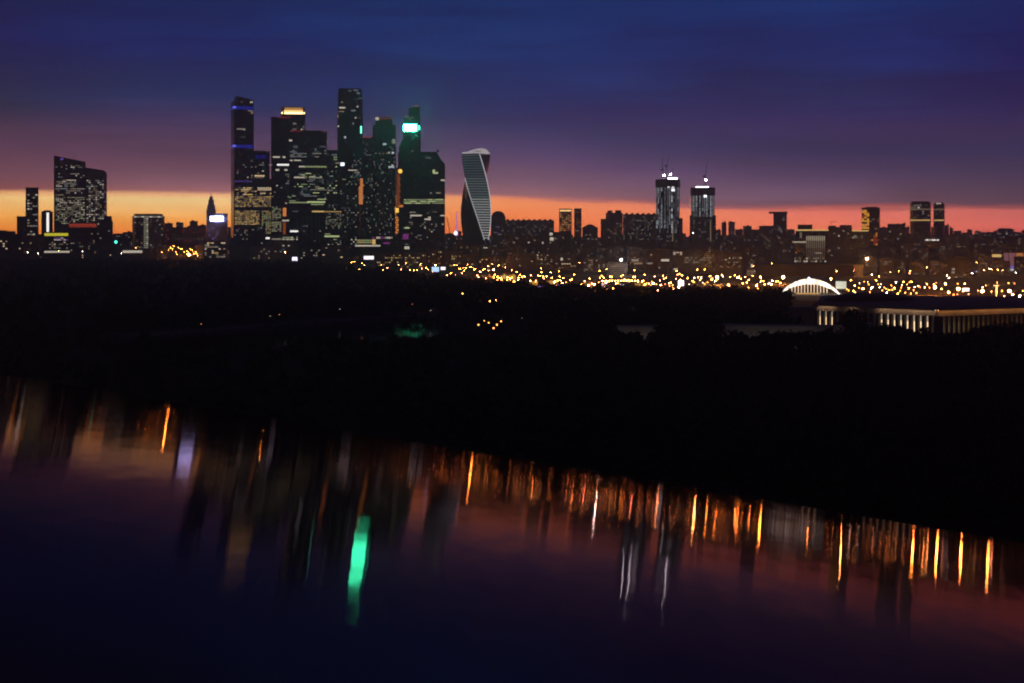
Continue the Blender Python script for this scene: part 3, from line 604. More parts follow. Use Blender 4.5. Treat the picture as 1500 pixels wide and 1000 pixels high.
b = B('apartment_block', 'small pyramid-roofed block right of the gold-topped pair', 853, 875.5, 334, 3600, 28, m=RED)
b.part('roof', MB().loft([[(-b.w/2,-b.dep/2,b.h-.2),(b.w/2,-b.dep/2,b.h-.2),(b.w/2,b.dep/2,b.h-.2),(-b.w/2,b.dep/2,b.h-.2)],[(-4,-4,b.z(329)),(4,-4,b.z(329)),(4,4,b.z(329)),(-4,4,b.z(329))]]), WALLD); b.grid(854, 875, 337, 352, 7, 5, .2, ['ruby', 'warm dim', 'neutral dim'])
b = B('apartment_tower', 'tall dark turreted apartment block at left of the long many-windowed slab', 887.5, 912, 313, 3500, 30, m=BRK)
b.roofbox(890, 897, 309); b.roofbox(901, 910, 308.5); b.grid(888, 911, 315, 350, 8, 12, .16, ['ruby', 'warm dim', 'neutral dim', 'grey dim'], .6, .5)
b.part('wing', MB().box(b.lx(880), b.lx(887.5)-.02, -10, 10, -1, b.z(321)), b.m)
b = B('long_slab', 'long high apartment slab with many tiny windows left of the twin unfinished towers', 912.6, 961, 315, 3650, 22, m=FAR)
for i in range(6): b.roofbox(916+i*8, 920+i*8, 312.6, .8)
b.grid(913, 960, 317, 352, 20, 13, .22, ['warm dim', 'neutral dim', 'cool dim', 'warm dim'], .5, .5)
# twin towers under construction
GRY = facade('grey construction facade', (.11,.125,.135), (.05,.06,.07), 2.2, 3.8, .45, .18, .3, .0)
for lab, x0, x1, yt, ystrip, dd, sd in (('taller of two round-rimmed towers under construction, with three cranes', 961, 995.5, 274.5, 262, 3350, 1), ('lower of two round-rimmed towers under construction, with one crane', 1012.5, 1046.5, 286.5, 275, 3380, 2)):
    b = B('unfinished_tower', lab, x0, x1, yt, dd, m=GRY, shape='cyl'); R = b.R
    b.part('rim', MB().prism([(R*1.06*cos(i*pi/20), R*1.06*sin(i*pi/20)) for i in range(40)], b.h+.02, b.z(yt-11)), mat('climbing screen', (.05,.06,.065), .7))
    b.part('annex', MB().box(-R*1.12, R*1.12, -R*.5, R*.9, -1, b.z(328 if sd == 1 else 316)) if sd == 2 else MB().box(R*.4, R*1.25, -R*.5, R*.8, -1, b.z(320)), DG)
    rn = random.Random(sd)
    EM['rod'] = mat('worklight column', (.4,.45,.5), .5, (.75,.87,.95), .30); EM['rodb'] = mat('worklight column bright', (.4,.45,.5), .5, (.82,.92,1), .6); EM['rodd'] = mat('worklight column faint', (.4,.45,.5), .5, (.6,.78,.85), .11)
    for f_, k_, w_ in ((.04,'rodd',2.), (.1,'rod',1.1), (.17,'rodd',1.6), (.24,'rod',1.5), (.38,'rodd',1.6), (.5,'rodd',1.4), (.58,'rod',.9), (.67,'rodb' if sd == 1 else 'rod',1.5), (.75,'rodd',1.3), (.84,'rodb' if sd == 2 else 'rodd',.9), (.93,'rod',1.)):
        xx = x0 + (x1-x0)*f_; ye = rn.choice([335, 342, 330]) if sd == 1 else 318
        yy = yt + 1
        while yy < ye:
            L = rn.uniform(2.2, 9); 
            if rn.random() < .86: b.win(xx-w_/2, xx+w_/2, yy, min(ye, yy+L), k_ if rn.random() < .75 else rn.choice(['rod', 'rodd']), 'light_strip')
            yy += L + rn.uniform(.5, 1.4)
    cxx = .7 if sd == 1 else .83
    b.win(x0+(x1-x0)*cxx-.6, x0+(x1-x0)*cxx+.6, 324, 354, 'warm dim', 'hoist_light')
    b.grid(x0+2, x1-3, 322, 355, 7, 10, .16, ['rodd', 'grey dim'])
    EM['deck'] = mat('deck floodlight', (.5,.5,.5), .4, (.95,.95,1), 7., sample=True)
    b.win(x0+(.5 if sd == 1 else .2)*(x1-x0), x0+(.9 if sd == 1 else .75)*(x1-x0), ystrip-.9, ystrip+1.4, 'deck', 'deck_light', off=-R*.35)
    if sd == 1:
        b.win(978, 981, 273.5-.2, 275.6, 'white', 'work_lamp', off=.5); b.win(984, 987.5, 273, 276, 'white', 'work_lamp', off=.5); b.win(984, 988, 277.5, 281, 'bulb', 'work_lamp', off=.5)
    else:
        b.win(1031, 1035, 284+2.6, 290, 'bulb', 'work_lamp', off=.5)
        b.part('lit_edge', MB().bar((b.lx(1011), -R*.5-1, b.z(316)), (b.lx(1011), -R*.5-1, b.z(294)), .5).bar((b.lx(1011), -R*.5-1, b.z(294)), (b.lx(1016), -R*.5-1, b.z(293)), .5), mat('orange edge light', (.3,.2,.1), .5, (1,.45,.18), .8))
LAMPW = mat('floodlamp', (.5,.5,.5), .4, (.9,.93,1), 110., sample=True)
def crane(lab, x, yb, ym, xt, yt, D, lamp=None, zb=None):
    z0 = zb if zb is not None else wz(yb, D); zm = wz(ym, D); X0 = wx(x, D)
    m = MB(); t = 1.0
    for a in (-t, t):
        for c in (-t, t): m.bar((a, c, 0), (a, c, zm-z0), .28, 4)
    n = int((zm-z0)/3)+1
    for i in range(n):
        q = (zm-z0)*i/n; q2 = (zm-z0)*(i+1)/n; m.bar((-t,-t,q), (t,-t,q2), .16, 3); m.bar((t,t,q), (-t,t,q2), .16, 3)
    o = m.obj('tower_crane', METAL, None, (X0, D, z0)); tag(o, lab, 'crane', 'cranes on the unfinished towers')
    dx = (xt-x)*D/F; dz = wz(yt, D) - zm
    m = MB().bar((0,-.8,zm-z0), (dx,-.2,zm-z0+dz), .35, 4, .2).bar((0,.8,zm-z0), (dx,.2,zm-z0+dz), .35, 4, .2).bar((1.4,0,zm-z0), (dx+.2,0,zm-z0+dz), .3, 4, .2); m.obj('jib', METAL, o)
    MB().box(min(0,-dx*.12)-5, max(0,-dx*.12)+1, -1.5, 1.5, zm-z0-1.5, zm-z0+2.5).obj('counterweight', METAL, o)
    if lamp: MB().ball(((lamp[0]-x)*D/F, -3, wz(lamp[1], D)-z0), 1.9, 8, 6).obj('floodlamp', LAMPW, o)
crane('leaning left crane on the taller unfinished tower', 971, 263, 250, 969.5, 229, 3350, (972.3, 257.3))
crane('longest middle crane jib on the taller unfinished tower', 977, 263, 244, 980, 225, 3352)
crane('small right crane on the taller unfinished tower', 984, 263, 254, 985.5, 245, 3348, (982, 256))
crane('only crane on the lower unfinished tower', 1033, 276, 259, 1036.5, 233, 3380, (1033.5, 264.6))

b = B('glass_tower', 'dark tower with an overhanging flat cap, right of the unfinished pair', 1133, 1152.5, 313.5, 3700, 26, m=OFF)
b.part('cap', MB().box(b.lx(1126.5), b.lx(1153.3), -b.dep/2-1, b.dep/2, b.h+.02, b.z(310.6)), WALLD); b.grid(1134, 1152, 315, 350, 6, 12, .2, ['grey dim', 'neutral dim', 'cool dim'])
b = B('columned_office', 'office with glowing vertical window columns under a thin gold cornice line', 1166, 1212.5, 339.5, 2950, 34, m=DG)
b.win(1165, 1213, 336.7, 338.6, 'gold', 'cornice_light', off=.5); b.roofbox(1169, 1190, 329.5, .7)
b.mast(1177, 320, .3); b.mast(1180.5, 322, .3)
EM['col'] = mat('column light', (.4,.35,.25), .5, (1,.86,.6), .42); EM['col2'] = mat('column light soft', (.4,.35,.25), .5, (1,.85,.6), .13); EM['col3'] = mat('column light faint', (.4,.35,.25), .5, (1,.8,.6), .05)
for i in range(10):
    xx = 1181.5 + i*2.75; b.win(xx, xx+1.3, 346, 353, 'col', 'light_column'); b.win(xx, xx+1.3, 353.3, 364, 'col2', 'light_column'); b.win(xx, xx+1.3, 364.3, 380, 'col3', 'light_column')
b.win(1161.5, 1181, 354, 356, 'col', 'cornice_light', off=1.); b.win(1172, 1175, 341, 349, 'col2'); b.win(1194, 1203, 370, 372, 'neutral dim'); b.grid(1164, 1210, 377, 385, 14, 2, .5, ['neutral dim', 'warm dim', 'neutral'])
b = B('office_building', 'dark stepped building right of the columned office, small crane on its roof', 1213.3, 1247.5, 334, 3000, 30, m=OFF)
b.roofbox(1214, 1225, 331); b.roofbox(1230, 1247, 330); b.grid(1214, 1247, 337, 380, 10, 12, .06, WW); b.mast(1218, 325.5, .5); b.part('jib', MB().bar((b.lx(1215), 0, b.z(326)), (b.lx(1226), 0, b.z(325.4)), .4, 4), METAL)
b = B('office_building', 'office with gold roof line left of the orange-lit tower', 1240, 1272, 339, 3100, 26, m=OFF)
b.win(1243, 1272, 337.6, 339.4, 'gold', 'cornice_light', off=.4); b.grid(1243, 1264, 345, 350, 8, 2, .6, ['neutral', 'neutral dim', 'warm dim'])
b = B('apartment_tower', 'tower with its left half glowing orange and right half dark', 1262.5, 1288.5, 305.5, 3250, 30, m=BRK)
b.roofbox(1268, 1285, 303.5)
rn = random.Random(5); EM['fire'] = mat('orange facade glow', (.5,.2,.03), .5, (1,.42,.04), .85)
for j in range(11):
    for i in range(3):
        if rn.random() < .82: b.win(1262.8+i*3.6, 1266.1+i*3.6, 308+j*2.55, 310.2+j*2.55, rn.choice(['fire', 'fire', 'amber', 'em2']), 'balcony_light')
b.grid(1274, 1288, 315, 340, 4, 9, .15, ['em2', 'warm dim']); b.grid(1276, 1288, 341, 360, 4, 6, .6, ['ruby', 'em2', 'emb'], .8, .6)
b = B('apartment_tower', 'plain black block left of the twin banded towers', 1300.5, 1326, 329, 3500, 28, m=DG2); b.roofbox(1322, 1326, 327); b.grid(1302, 1325, 338, 352, 6, 4, .12, WW)
for lab, x0, x1, yt in (('wider left tower of the twin gold-banded round towers', 1333.3, 1363, 297.5), ('slimmer right tower of the twin gold-banded round towers', 1367.5, 1383.5, 299)):
    b = B('banded_tower', lab, x0, x1, yt, 4000, m=DG2, shape='cyl'); R = b.R
    b.part('roof', MB().prism([((R-4)*cos(i*pi/12), (R-4)*sin(i*pi/12)) for i in range(24)], b.h, b.z(yt-2)), WALLD)
    n = 7 if x1-x0 > 20 else 4
    for i in range(n):
        a = x0+1+(x1-x0-2)*i/n; c = x0+1+(x1-x0-2)*(i+.92)/n
        b.win(a, c, 322.3, 324, 'gold', 'light_band'); b.win(a, c, 306.6, 308, 'warm dim', 'light_band')
    b.grid(x0+1, x1-1, 300, 321, 7, 7, .25, ['grey dim', 'warm dim', 'neutral dim']); b.win(x0+11 if n == 7 else x0+4, x0+14 if n == 7 else x0+11, 303.6 if n == 7 else yt-1.2, 306 if n == 7 else yt+.4, 'neutral')
b = B('office_building', 'low dark block with a row of white roof lights under the gold-banded twin towers', 1354, 1376, 351, 3300, 20, m=DG2); b.grid(1355, 1375, 350.6, 353.2, 8, 1, 1., ['neutral', 'white'], .75, .9)
b = B('apartment_block', 'long far block with flat double roof near the right edge of the skyline', 1460.5, 1485, 337, 5200, 24, m=FAR); b.roofbox(1463, 1482, 334.8, .8); b.grid(1461, 1485, 339, 352, 8, 5, .2, WW)
# colourful block at the right edge
b = B('entertainment_centre', 'colourfully lit block glowing pink, orange and violet at the right frame edge', 1471, 1512, 370, 2500, 30, m=BEI)
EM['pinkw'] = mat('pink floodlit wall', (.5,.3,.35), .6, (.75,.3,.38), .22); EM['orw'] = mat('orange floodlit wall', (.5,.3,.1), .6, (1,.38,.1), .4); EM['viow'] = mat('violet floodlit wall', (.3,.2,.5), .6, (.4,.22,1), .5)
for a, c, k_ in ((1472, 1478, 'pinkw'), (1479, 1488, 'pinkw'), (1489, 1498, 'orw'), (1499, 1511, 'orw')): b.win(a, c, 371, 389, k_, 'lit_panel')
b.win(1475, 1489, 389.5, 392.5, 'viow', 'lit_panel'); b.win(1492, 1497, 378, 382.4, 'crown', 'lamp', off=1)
b.win(1478, 1512, 394, 396.6, 'cool', 'canopy_light', off=2)
b = B('shop_row', 'shop row with violet glowing sign left of the colourful block', 1424, 1476, 392, 2480, 20, m=OFF)
b.grid(1425, 1446, 394, 399.5, 8, 2, .6, ['cool', 'violet', 'neutral'], .8, .6); b.grid(1454, 1475, 393.6, 397.6, 8, 1, .95, ['violet', 'cool', 'violet'], .85, .9)
b = B('kiosk_block', 'small block with one golden lit room left of the colourful block', 1452, 1468, 371, 2700, 18, m=BEI); b.win(1453.5, 1466.5, 373, 377, 'gold', 'window')
# brown rounded building
b = B('round_roof_building', 'dark brown office with a rounded roof between middle-right shop signs', 1383, 1424.5, 388, 2300, 34, m=BRK)
b.part('roof', MB().loft([[(b.w/2*cos(q*pi/10)*.99, y_, b.h-.2+ (388-375.5)*2300/F*sin(q*pi/10)) for q in range(11)] for y_ in (-b.dep/2+1, b.dep/2-1)]), mat('brown roof sheet', (.09,.045,.035), .6))
b.win(1394.5, 1399, 393, 396, 'neutral dim'); b.win(1394.5, 1399, 397.6, 400, 'neutral dim'); b.grid(1386, 1423, 392, 408, 9, 5, .06, WW)
b.win(1408, 1419, 407, 408.8, 'gold', 'shop_window'); b.win(1422.3, 1424, 407, 420, 'gold dim', 'sign')
# ------------------------------------------------------------------ middle ground
b = B('office_building', 'glass-fronted block with two lit rooms, right of the brightest bluish-white floodlamp', 921.5, 945.5, 365, 2450, 26, m=DG)
for q in (921.5, 944): b.part('pier', MB().box(b.lx(q), b.lx(q)+2, -b.dep/2-1, -b.dep/2-.02, 0, b.h+1), WALLD)
b.part('roof_edge', MB().box(b.lx(921.5), b.lx(946.2), -b.dep/2-1.2, -b.dep/2-.05, b.h+1.35, b.h+2.6), WALLD)
b.win(925.5, 935, 380, 383, 'neutral dim'); b.win(929, 941, 385, 387, 'warm dim'); b.grid(934, 946, 357.5+8, 369, 4, 1, .4, ['neutral'])
b = B('office_building', 'wide dark block with one bright white window band, below the taller unfinished tower', 947, 981, 366, 2500, 28, m=OFF)
b.win(968.5, 980, 380, 383, 'neutral', 'window'); b.win(934+14, 956, 385, 387, 'neutral dim'); b.grid(948, 980, 368, 398, 8, 8, .05, WW)
b = B('office_building', 'dim block with a lit window row below the lower unfinished tower', 984, 1046, 368, 2480, 26, m=OFF)
b.grid(1000, 1042, 376, 386, 14, 3, .45, ['warm dim', 'neutral dim']); b.grid(986, 1000, 366+3, 374, 3, 2, .5, ['neutral', 'warm']); b.win(987, 993, 393.6, 395.6, 'neutral')
b = B('stone_office', 'beige lit stone office right of the block with the lit window row', 1047, 1086.5, 371, 2380, 26, m=BEI)
b.grid(1062, 1086, 377, 382, 9, 2, .5, ['warm', 'warm dim', 'neutral dim']); b.grid(1050, 1085, 383, 398, 9, 5, .12, ['warm dim'])
b = B('stone_office', 'short pale tower block with a white roof lamp above the street lamps', 1094, 1107, 395, 2180, 18, m=PAN); b.win(1100, 1103, 387, 392, 'neutral', 'roof_lamp'); b.mast(1101.5, 387, .6); b.grid(1094.5, 1106.5, 396, 404, 5, 3, .6, ['neutral dim', 'warm dim', 'neutral'])
b = B('long_hall', 'very wide windowless brown hall behind the white lit arch', 1110, 1248, 389, 2350, 50, m=rough_mat('brown hall cladding', (.12,.075,.05), (.19,.12,.08), .04, .8), parapet=False)
b.roofbox(1112, 1246, 387.6, .9)
b = B('long_hall', 'pale beige long block above the golden street lights right of the twisted tower', 744, 845, 373, 2750, 30, m=BEI)
b.grid(786, 812, 372.6, 388, 9, 5, .3, ['warm dim', 'warm', 'neutral dim']); b.win(821, 824.5, 378, 381.5, 'neutral'); b.grid(822, 836, 385.5, 388, 4, 1, .7, ['warm']); b.grid(746, 844, 378, 398, 22, 6, .06, ['warm dim'])
b = B('apartment_block', 'wide beige block right of the long pale block, many dim windows', 853, 887, 378, 2650, 26, m=BEI); b.grid(855, 886, 380, 400, 9, 6, .18, ['warm dim', 'neutral dim'])
b = B('apartment_block', 'pinkish-grey block beneath the brightest bluish-white floodlamp', 889, 919, 386, 2420, 22, m=OFF); b.grid(891, 918, 389, 402, 7, 4, .12, ['warm dim'])
b = B('apartment_block', 'dark block with two bright stacked windows right of the twisted tower', 796, 820, 341, 3200, 24, m=OFF); b.win(805, 809.5, 341.3, 345, 'neutral'); b.win(805.5, 811, 348, 353, 'neutral'); b.grid(797, 819, 345, 370, 6, 8, .08, WW)
b = B('apartment_block', 'wide dark block with few dots between twisted tower and the two stacked windows', 741, 795, 346, 3300, 26, m=OFF); b.grid(742, 794, 348, 372, 12, 8, .05, WW); b.win(794, 797.5, 354.5, 357.5, 'neutral')
for i, (a, c, t_, D_, lab, m_) in enumerate([
    (548, 591, 371, 2950, 'brownish flats with gold windows above the tree line, right of the white billboard', BRK), (592, 625, 371, 2960, 'second brownish flats with gold windows right of the white billboard', PAN),
    (626, 648, 366, 2970, 'third brownish flats above the tree line, left of the blue-white billboard pair', BRK), (649, 676, 369, 2980, 'pale flats above the blue-white and white billboards', BEI),
    (677, 700, 374, 2900, 'low flats below the twisted tower foot', PAN), (701, 742, 377, 2850, 'wide brown flats beneath and right of the twisted tower foot', BRK)]):
    b = B('apartment_block', lab, a, c, t_, D_, 18, m=m_); b.grid(a+1, c-1, t_+2, t_+22, int((c-a)/3), 6, .3 if i < 4 else .16, ['gold dim', 'warm dim', 'gold', 'warm'], .45, .5)
for i, (a, c, y_, yb_, D_, lab) in enumerate([(735, 756, 401.5, 412, 2080, 'gold floodlit low facade below the twisted tower'), (853, 873, 414, 423, 1850, 'gold floodlit low facade, middle of the street lights'),
    (929.5, 950, 413, 419, 1880, 'bright yellow lit long front below the taller unfinished tower'), (1003, 1017, 430.5, 434, 1640, 'small yellow lit front below the lower unfinished tower'),
    (1086, 1122, 430.8, 434.5, 1640, 'long yellow lit strip front left of the white arch'), (776, 788, 411, 418, 1950, 'cream lit low front left of the dark street dome'), (801, 817, 411, 416, 1960, 'cream lit low front right of the dark street dome')]):
    b = B('gold_front_building', lab, a, c, y_-1.2, D_, 16, m=BEI)
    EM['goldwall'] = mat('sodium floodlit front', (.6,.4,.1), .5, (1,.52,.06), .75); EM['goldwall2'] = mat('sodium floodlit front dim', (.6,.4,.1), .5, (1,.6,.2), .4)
    n = max(3, int((c-a)/2.6)); rn = random.Random(i)
    for q in range(n):
        h = rn.uniform(0, .25)*(yb_-y_)
        b.win(a+(c-a)*q/n+.15, a+(c-a)*(q+1)/n-.25, y_+h, yb_, rn.choice(['goldwall', 'goldwall', 'goldwall2', 'gold']), 'painted_floodlight')  # lamplight on these fronts is put in as glowing wall panels
# billboards
def board(lab, x0, x1, y0, y1, D, em, yg=None, st=0):
    w, h = (x1-x0)*D/F, (y1-y0)*D/F; zc = wz((y0+y1)/2, D)
    zbase = 0
    o = MB().bar((0,0,0), (0,0,zc-h/2), .5, 6, .45).box(-w/2-.4, w/2+.4, -.4, .4, zc-h/2-.4, zc+h/2+.4).obj('billboard', METAL, None, (wx((x0+x1)/2, D), D, 0), -atan2(wx((x0+x1)/2, D), D))
    tag(o, lab, 'billboard'); MB().box(-w/2, w/2, -.6, -.405, zc-h/2, zc+h/2).obj('screen', em, o)
WB = mat('lit screen white', (.5,.5,.5), .4, (.98,.93,1), 1.6, sample=True); BB = mat('lit screen blue', (.3,.4,.5), .4, (.45,.68,1), 1.4, sample=True); PB = mat('lit screen pale green', (.5,.5,.4), .4, (.78,.95,.78), .62)
board('white lit billboard screen above the trees, under the dotted towers', 533, 547.5, 375.5, 380.5, 2500, WB)
board('square blue-white billboard, left of a close pair above the trees', 632.5, 643, 391.5, 398.5, 2100, BB)
board('smaller white billboard, right of a close pair above the trees', 645.5, 652.5, 391.5, 395.8, 2110, WB)
board('small square white sign glowing below the ridged block of the cluster', 428, 435.5, 377, 382.6, 2800, mat('lit screen lilac', (.4,.4,.5), .4, (.8,.75,1), 2.2, sample=True))
board('pale green-white billboard right of the white lit arch', 1224.5, 1239.5, 412.5, 423.5, 1640, PB)
board('intense white screen among the orange lamps below the lower unfinished tower', 993.5, 1001.5, 411.5, 419, 1900, mat('lit screen intense', (.5,.5,.5), .4, (1,.95,1), 4, sample=True))
board('white lit small screen above the street front, left of the yellow long front', 908, 914, 416.5, 421, 1800, WB)
board('white and pink lit small screen left of the white screen in the street', 881, 889, 415, 424, 1790, mat('lit screen pink white', (.5,.4,.4), .4, (1,.75,.68), .9))
board('white lit sign on the street right of the brown round-roofed office', 1410, 1419.5, 422.5, 427, 1580, WB)
board('pale grey lit screen at street level left of the small yellow front', 987, 994.5, 429.5, 433.5, 1620, mat('lit screen grey', (.4,.4,.4), .4, (.7,.7,.75), .5))
b = B('parking_deck', 'low deck with a violet lit edge line below the golden street lights', 770, 843, 418.5, 1740, 16, m=WALLD, parapet=False)
for a, c, y_ in ((771, 780, 417.4), (787, 803, 419.2), (803.5, 812, 418.6), (812.5, 826, 417.2), (826.5, 834, 419.2), (837, 843, 418)): b.win(a, c, y_, y_+1.3, 'viow', 'edge_light', off=.8)
b.part('pavilion_dome', MB().loft([[(b.lx(795.5)+7*cos(e)*cos(i*pi/7), 7*cos(e)*sin(i*pi/7), b.h-.3+8*sin(e)) for i in range(14)] for e in [j*pi/2/6*.97 for j in range(7)]]), WALLD)

# ---- the white lit arch
D = 1640; k = D/F; ox = wx(1186.5, D)
ar = bpy.data.objects.new('arch_pavilion', None); C.objects.link(ar); ar.location = (ox, D, 0); ar.rotation_euler = (0, 0, -atan2(ox, D))
tag(ar, 'large white glowing arch roof over a dark hall with vertical bars, lower right', 'arch')
yt = lambda q: 430.5 - 21.5*(1-q*q)**.85 if abs(q) < 1 else 430.5
yb_ = lambda q: 431.5 - 15.*(1-min(1, (q/ .97)**2))**.85
LED = [mat('arch panel %d' % i, (.6,.6,.6), .4, (1,.86,.7), e) for i, e in enumerate((3.2, 2.2, 1.4))]
nS = 26; rn = random.Random(3)
for i in range(nS):
    q0, q1 = -1+2*i/nS+.004, -1+2*(i+1)/nS-.004
    p = []
    for q, f_ in ((q0, yb_), (q1, yb_), (q1, yt), (q0, yt)): p.append((q*42*k, wz(f_(q), D)))
    mb = MB(); mb.loft([[(x_, -4, z_) for x_, z_ in p], [(x_, 4, z_) for x_, z_ in p]]); mb.obj('roof_panel', LED[rn.choice([0,0,1,1,2])] if abs(q0) < .8 else LED[rn.choice([0, 1])], ar)
MB().bar((-43*k, 0, wz(431, D)), (-44*k, 0, 0), .8).bar((43*k, 0, wz(431, D)), (44*k, 0, 0), .8).obj('footing', CONC, ar)
EM['bar'] = mat('arch bar light', (.5,.4,.3), .5, (1,.75,.48), .9)
for i in range(12):
    q = -.62+1.2*i/11; zt_ = wz(yb_(q), D)-.2; MB().box(q*42*k-.55, q*42*k+.55, 0, 1., wz(429.5, D), zt_).obj('glowing_bar', EM['bar'], ar)
MB().box(-38*k, 40*k, 6, 26, -1, wz(429, D)).obj('hall', WALLD, ar)
MB().box(-20*k, 14*k, 3, 5.5, wz(431.5, D), wz(430, D)).obj('sill_light', EM['goldwall2'], ar)
MB().ball((-1.5*k, 0, wz(408, D)), 1.4).obj('beacon', EM['bulb'], ar)
mb = MB(); mb.bar((42*k, 2, wz(430.5, D)), (52*k, 2, wz(434, D)), .9).bar((-42*k, 2, wz(431, D)), (-53*k, 2, wz(436.5, D)), .7); mb.obj('ramp_light', EM['stripe2'], ar)

# ---- the big colonnaded sports hall on the right
D = 1010.; k = D/F
hall = bpy.data.objects.new('colonnaded_hall', None); C.objects.link(hall); tag(hall, 'long low hall with uplight painted as glowing gaps between dark pillars, behind treetops at right', 'sports hall')
# two facades meeting at a corner near x=1375: left one faces the viewer, right one recedes
def frame(xa, Da, xb, Db):
    A = (wx(xa, Da), Da); Bp = (wx(xb, Db), Db); L = sqrt((Bp[0]-A[0])**2+(Bp[1]-A[1])**2); return A, L, atan2(Bp[1]-A[1], Bp[0]-A[0])
ztop = wz(452.5, 985)
segs = [frame(1195.5, 1040, 1372, 970), frame(1372, 970, 1560, 1022)]
STONE = rough_mat('pale hall stone', (.3,.27,.23), (.4,.36,.3), .08, .8)
NL = {'white': mat('hall painted uplight white', (.5,.5,.45), .5, (1,.68,.38), 1.9), 'yel': mat('hall painted uplight yellow', (.5,.45,.3), .5, (1,.6,.2), 1.8), 'amb': mat('hall painted uplight amber', (.5,.35,.2), .5, (1,.46,.13), 1.6)}  # uplight on the hall is painted as glowing surfaces, without lamps
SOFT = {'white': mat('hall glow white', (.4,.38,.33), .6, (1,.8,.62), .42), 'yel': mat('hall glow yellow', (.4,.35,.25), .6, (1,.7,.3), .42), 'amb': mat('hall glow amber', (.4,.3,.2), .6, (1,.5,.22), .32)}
UP = mat('uplighter lens', (.5,.5,.5), .4, (1,.72,.42), 60., sample=True)
hall.location = (segs[0][0][0], segs[0][0][1], 0)
rn = random.Random(11)
for si, (A, L, a) in enumerate(segs):
    fr = bpy.data.objects.new('facade', None); C.objects.link(fr); fr.parent = hall; fr.location = (A[0]-segs[0][0][0], A[1]-segs[0][0][1], 0); fr.rotation_euler = (0, 0, a)
    MB().box(0, L, 2.5, 3.5, -1, ztop-.1).obj('wall', STONE, fr)
    MB().box(-1.5, L+1.5 if si else L-.01, -1.6, 4.5, ztop, ztop+1.2).obj('cornice', STONE, fr)
    MB().box(0, L, 1.4, 2.48, ztop-4.4, ztop-.02).obj('frieze', STONE, fr)
    for q0, q1 in (((0, .16), (.27, .34), (.52, 1.)) if si == 0 else ((0, .3), (.3, .6), (.6, 1.))):
        wl = mat('added cornice wash %s' % ('warm' if si else 'pale'), (.4,.4,.4), .5, (1,.42,.13) if si else (1,.62,.38), 7., sample=True)
        MB().box(L*q0+.3, L*q1-.3, -1.2, -.9, ztop-.5, ztop-.1).obj('added_wash_strip', wl, fr)  # unseen strip added under the cornice to brighten the frieze
    MB().box(-1.5 if not si else .01, L+1.5 if si else L-.01, -1.72, -1.61, ztop-.7, ztop+1.25).obj('added_cornice_lip', STONE, fr)  # lip added to keep the strip out of view
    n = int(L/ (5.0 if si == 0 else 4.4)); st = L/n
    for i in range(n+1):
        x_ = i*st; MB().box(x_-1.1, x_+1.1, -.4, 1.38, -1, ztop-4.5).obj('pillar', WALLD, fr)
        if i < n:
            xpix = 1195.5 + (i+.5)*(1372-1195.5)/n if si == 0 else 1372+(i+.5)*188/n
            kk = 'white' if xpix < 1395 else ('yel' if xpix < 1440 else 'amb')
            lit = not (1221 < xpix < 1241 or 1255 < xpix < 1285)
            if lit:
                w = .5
                MB().box(x_+st/2-w*1.5, x_+st/2+w*1.5, 1.9, 2.3, ztop-8.5, ztop-4.6).obj('painted_soft_glow', SOFT[kk], fr)
                MB().box(x_+st/2-w, x_+st/2+w, 1.7, 2.2, 1, ztop-8.6).obj('painted_uplight', NL[kk] if rn.random() < .8 else NL['white'], fr)
# roof
A0 = segs[0][0]; hz = ztop+1.25
pts = []
e0 = (segs[0][0][0], segs[0][0][1]); e1 = (segs[1][0][0], segs[1][0][1]); e2 = (e1[0]+segs[1][1]*cos(segs[1][2]), e1[1]+segs[1][1]*sin(segs[1][2])); e3 = (e2[0]+10, e2[1]+110); e4 = (e0[0]+30, e0[1]+120)
cx_, cy_ = sum(p[0] for p in (e0,e1,e2,e3,e4))/5, sum(p[1] for p in (e0,e1,e2,e3,e4))/5
R0 = [(p[0]-e0[0], p[1]-e0[1], hz) for p in (e0,e1,e2,e3,e4)]
R1 = [(p[0]*.93+(cx_-e0[0])*.07, p[1]*.93+(cy_-e0[1])*.07, hz+1.) for p in R0]; R2 = [(p[0]*.3+(cx_-e0[0])*.7, p[1]*.3+(cy_-e0[1])*.7, hz+2.) for p in R0]
MB().loft([R0, R1, R2]).obj('roof', rough_mat('grey roof sheet', (.22,.19,.21), (.32,.28,.3), .02, .85, .1), hall)
smooth(MB().loft([[((wx(1291, 1020)-e0[0])+ (36)*cos(e)*cos(i*pi/12), 12+20*cos(e)*sin(i*pi/12), hz+.3+7*sin(e)) for i in range(24)] for e in [j*pi/2/6*.98 for j in range(7)]]).obj('skylight_dome', mat('black roof dome', (.02,.02,.022), .5), hall))

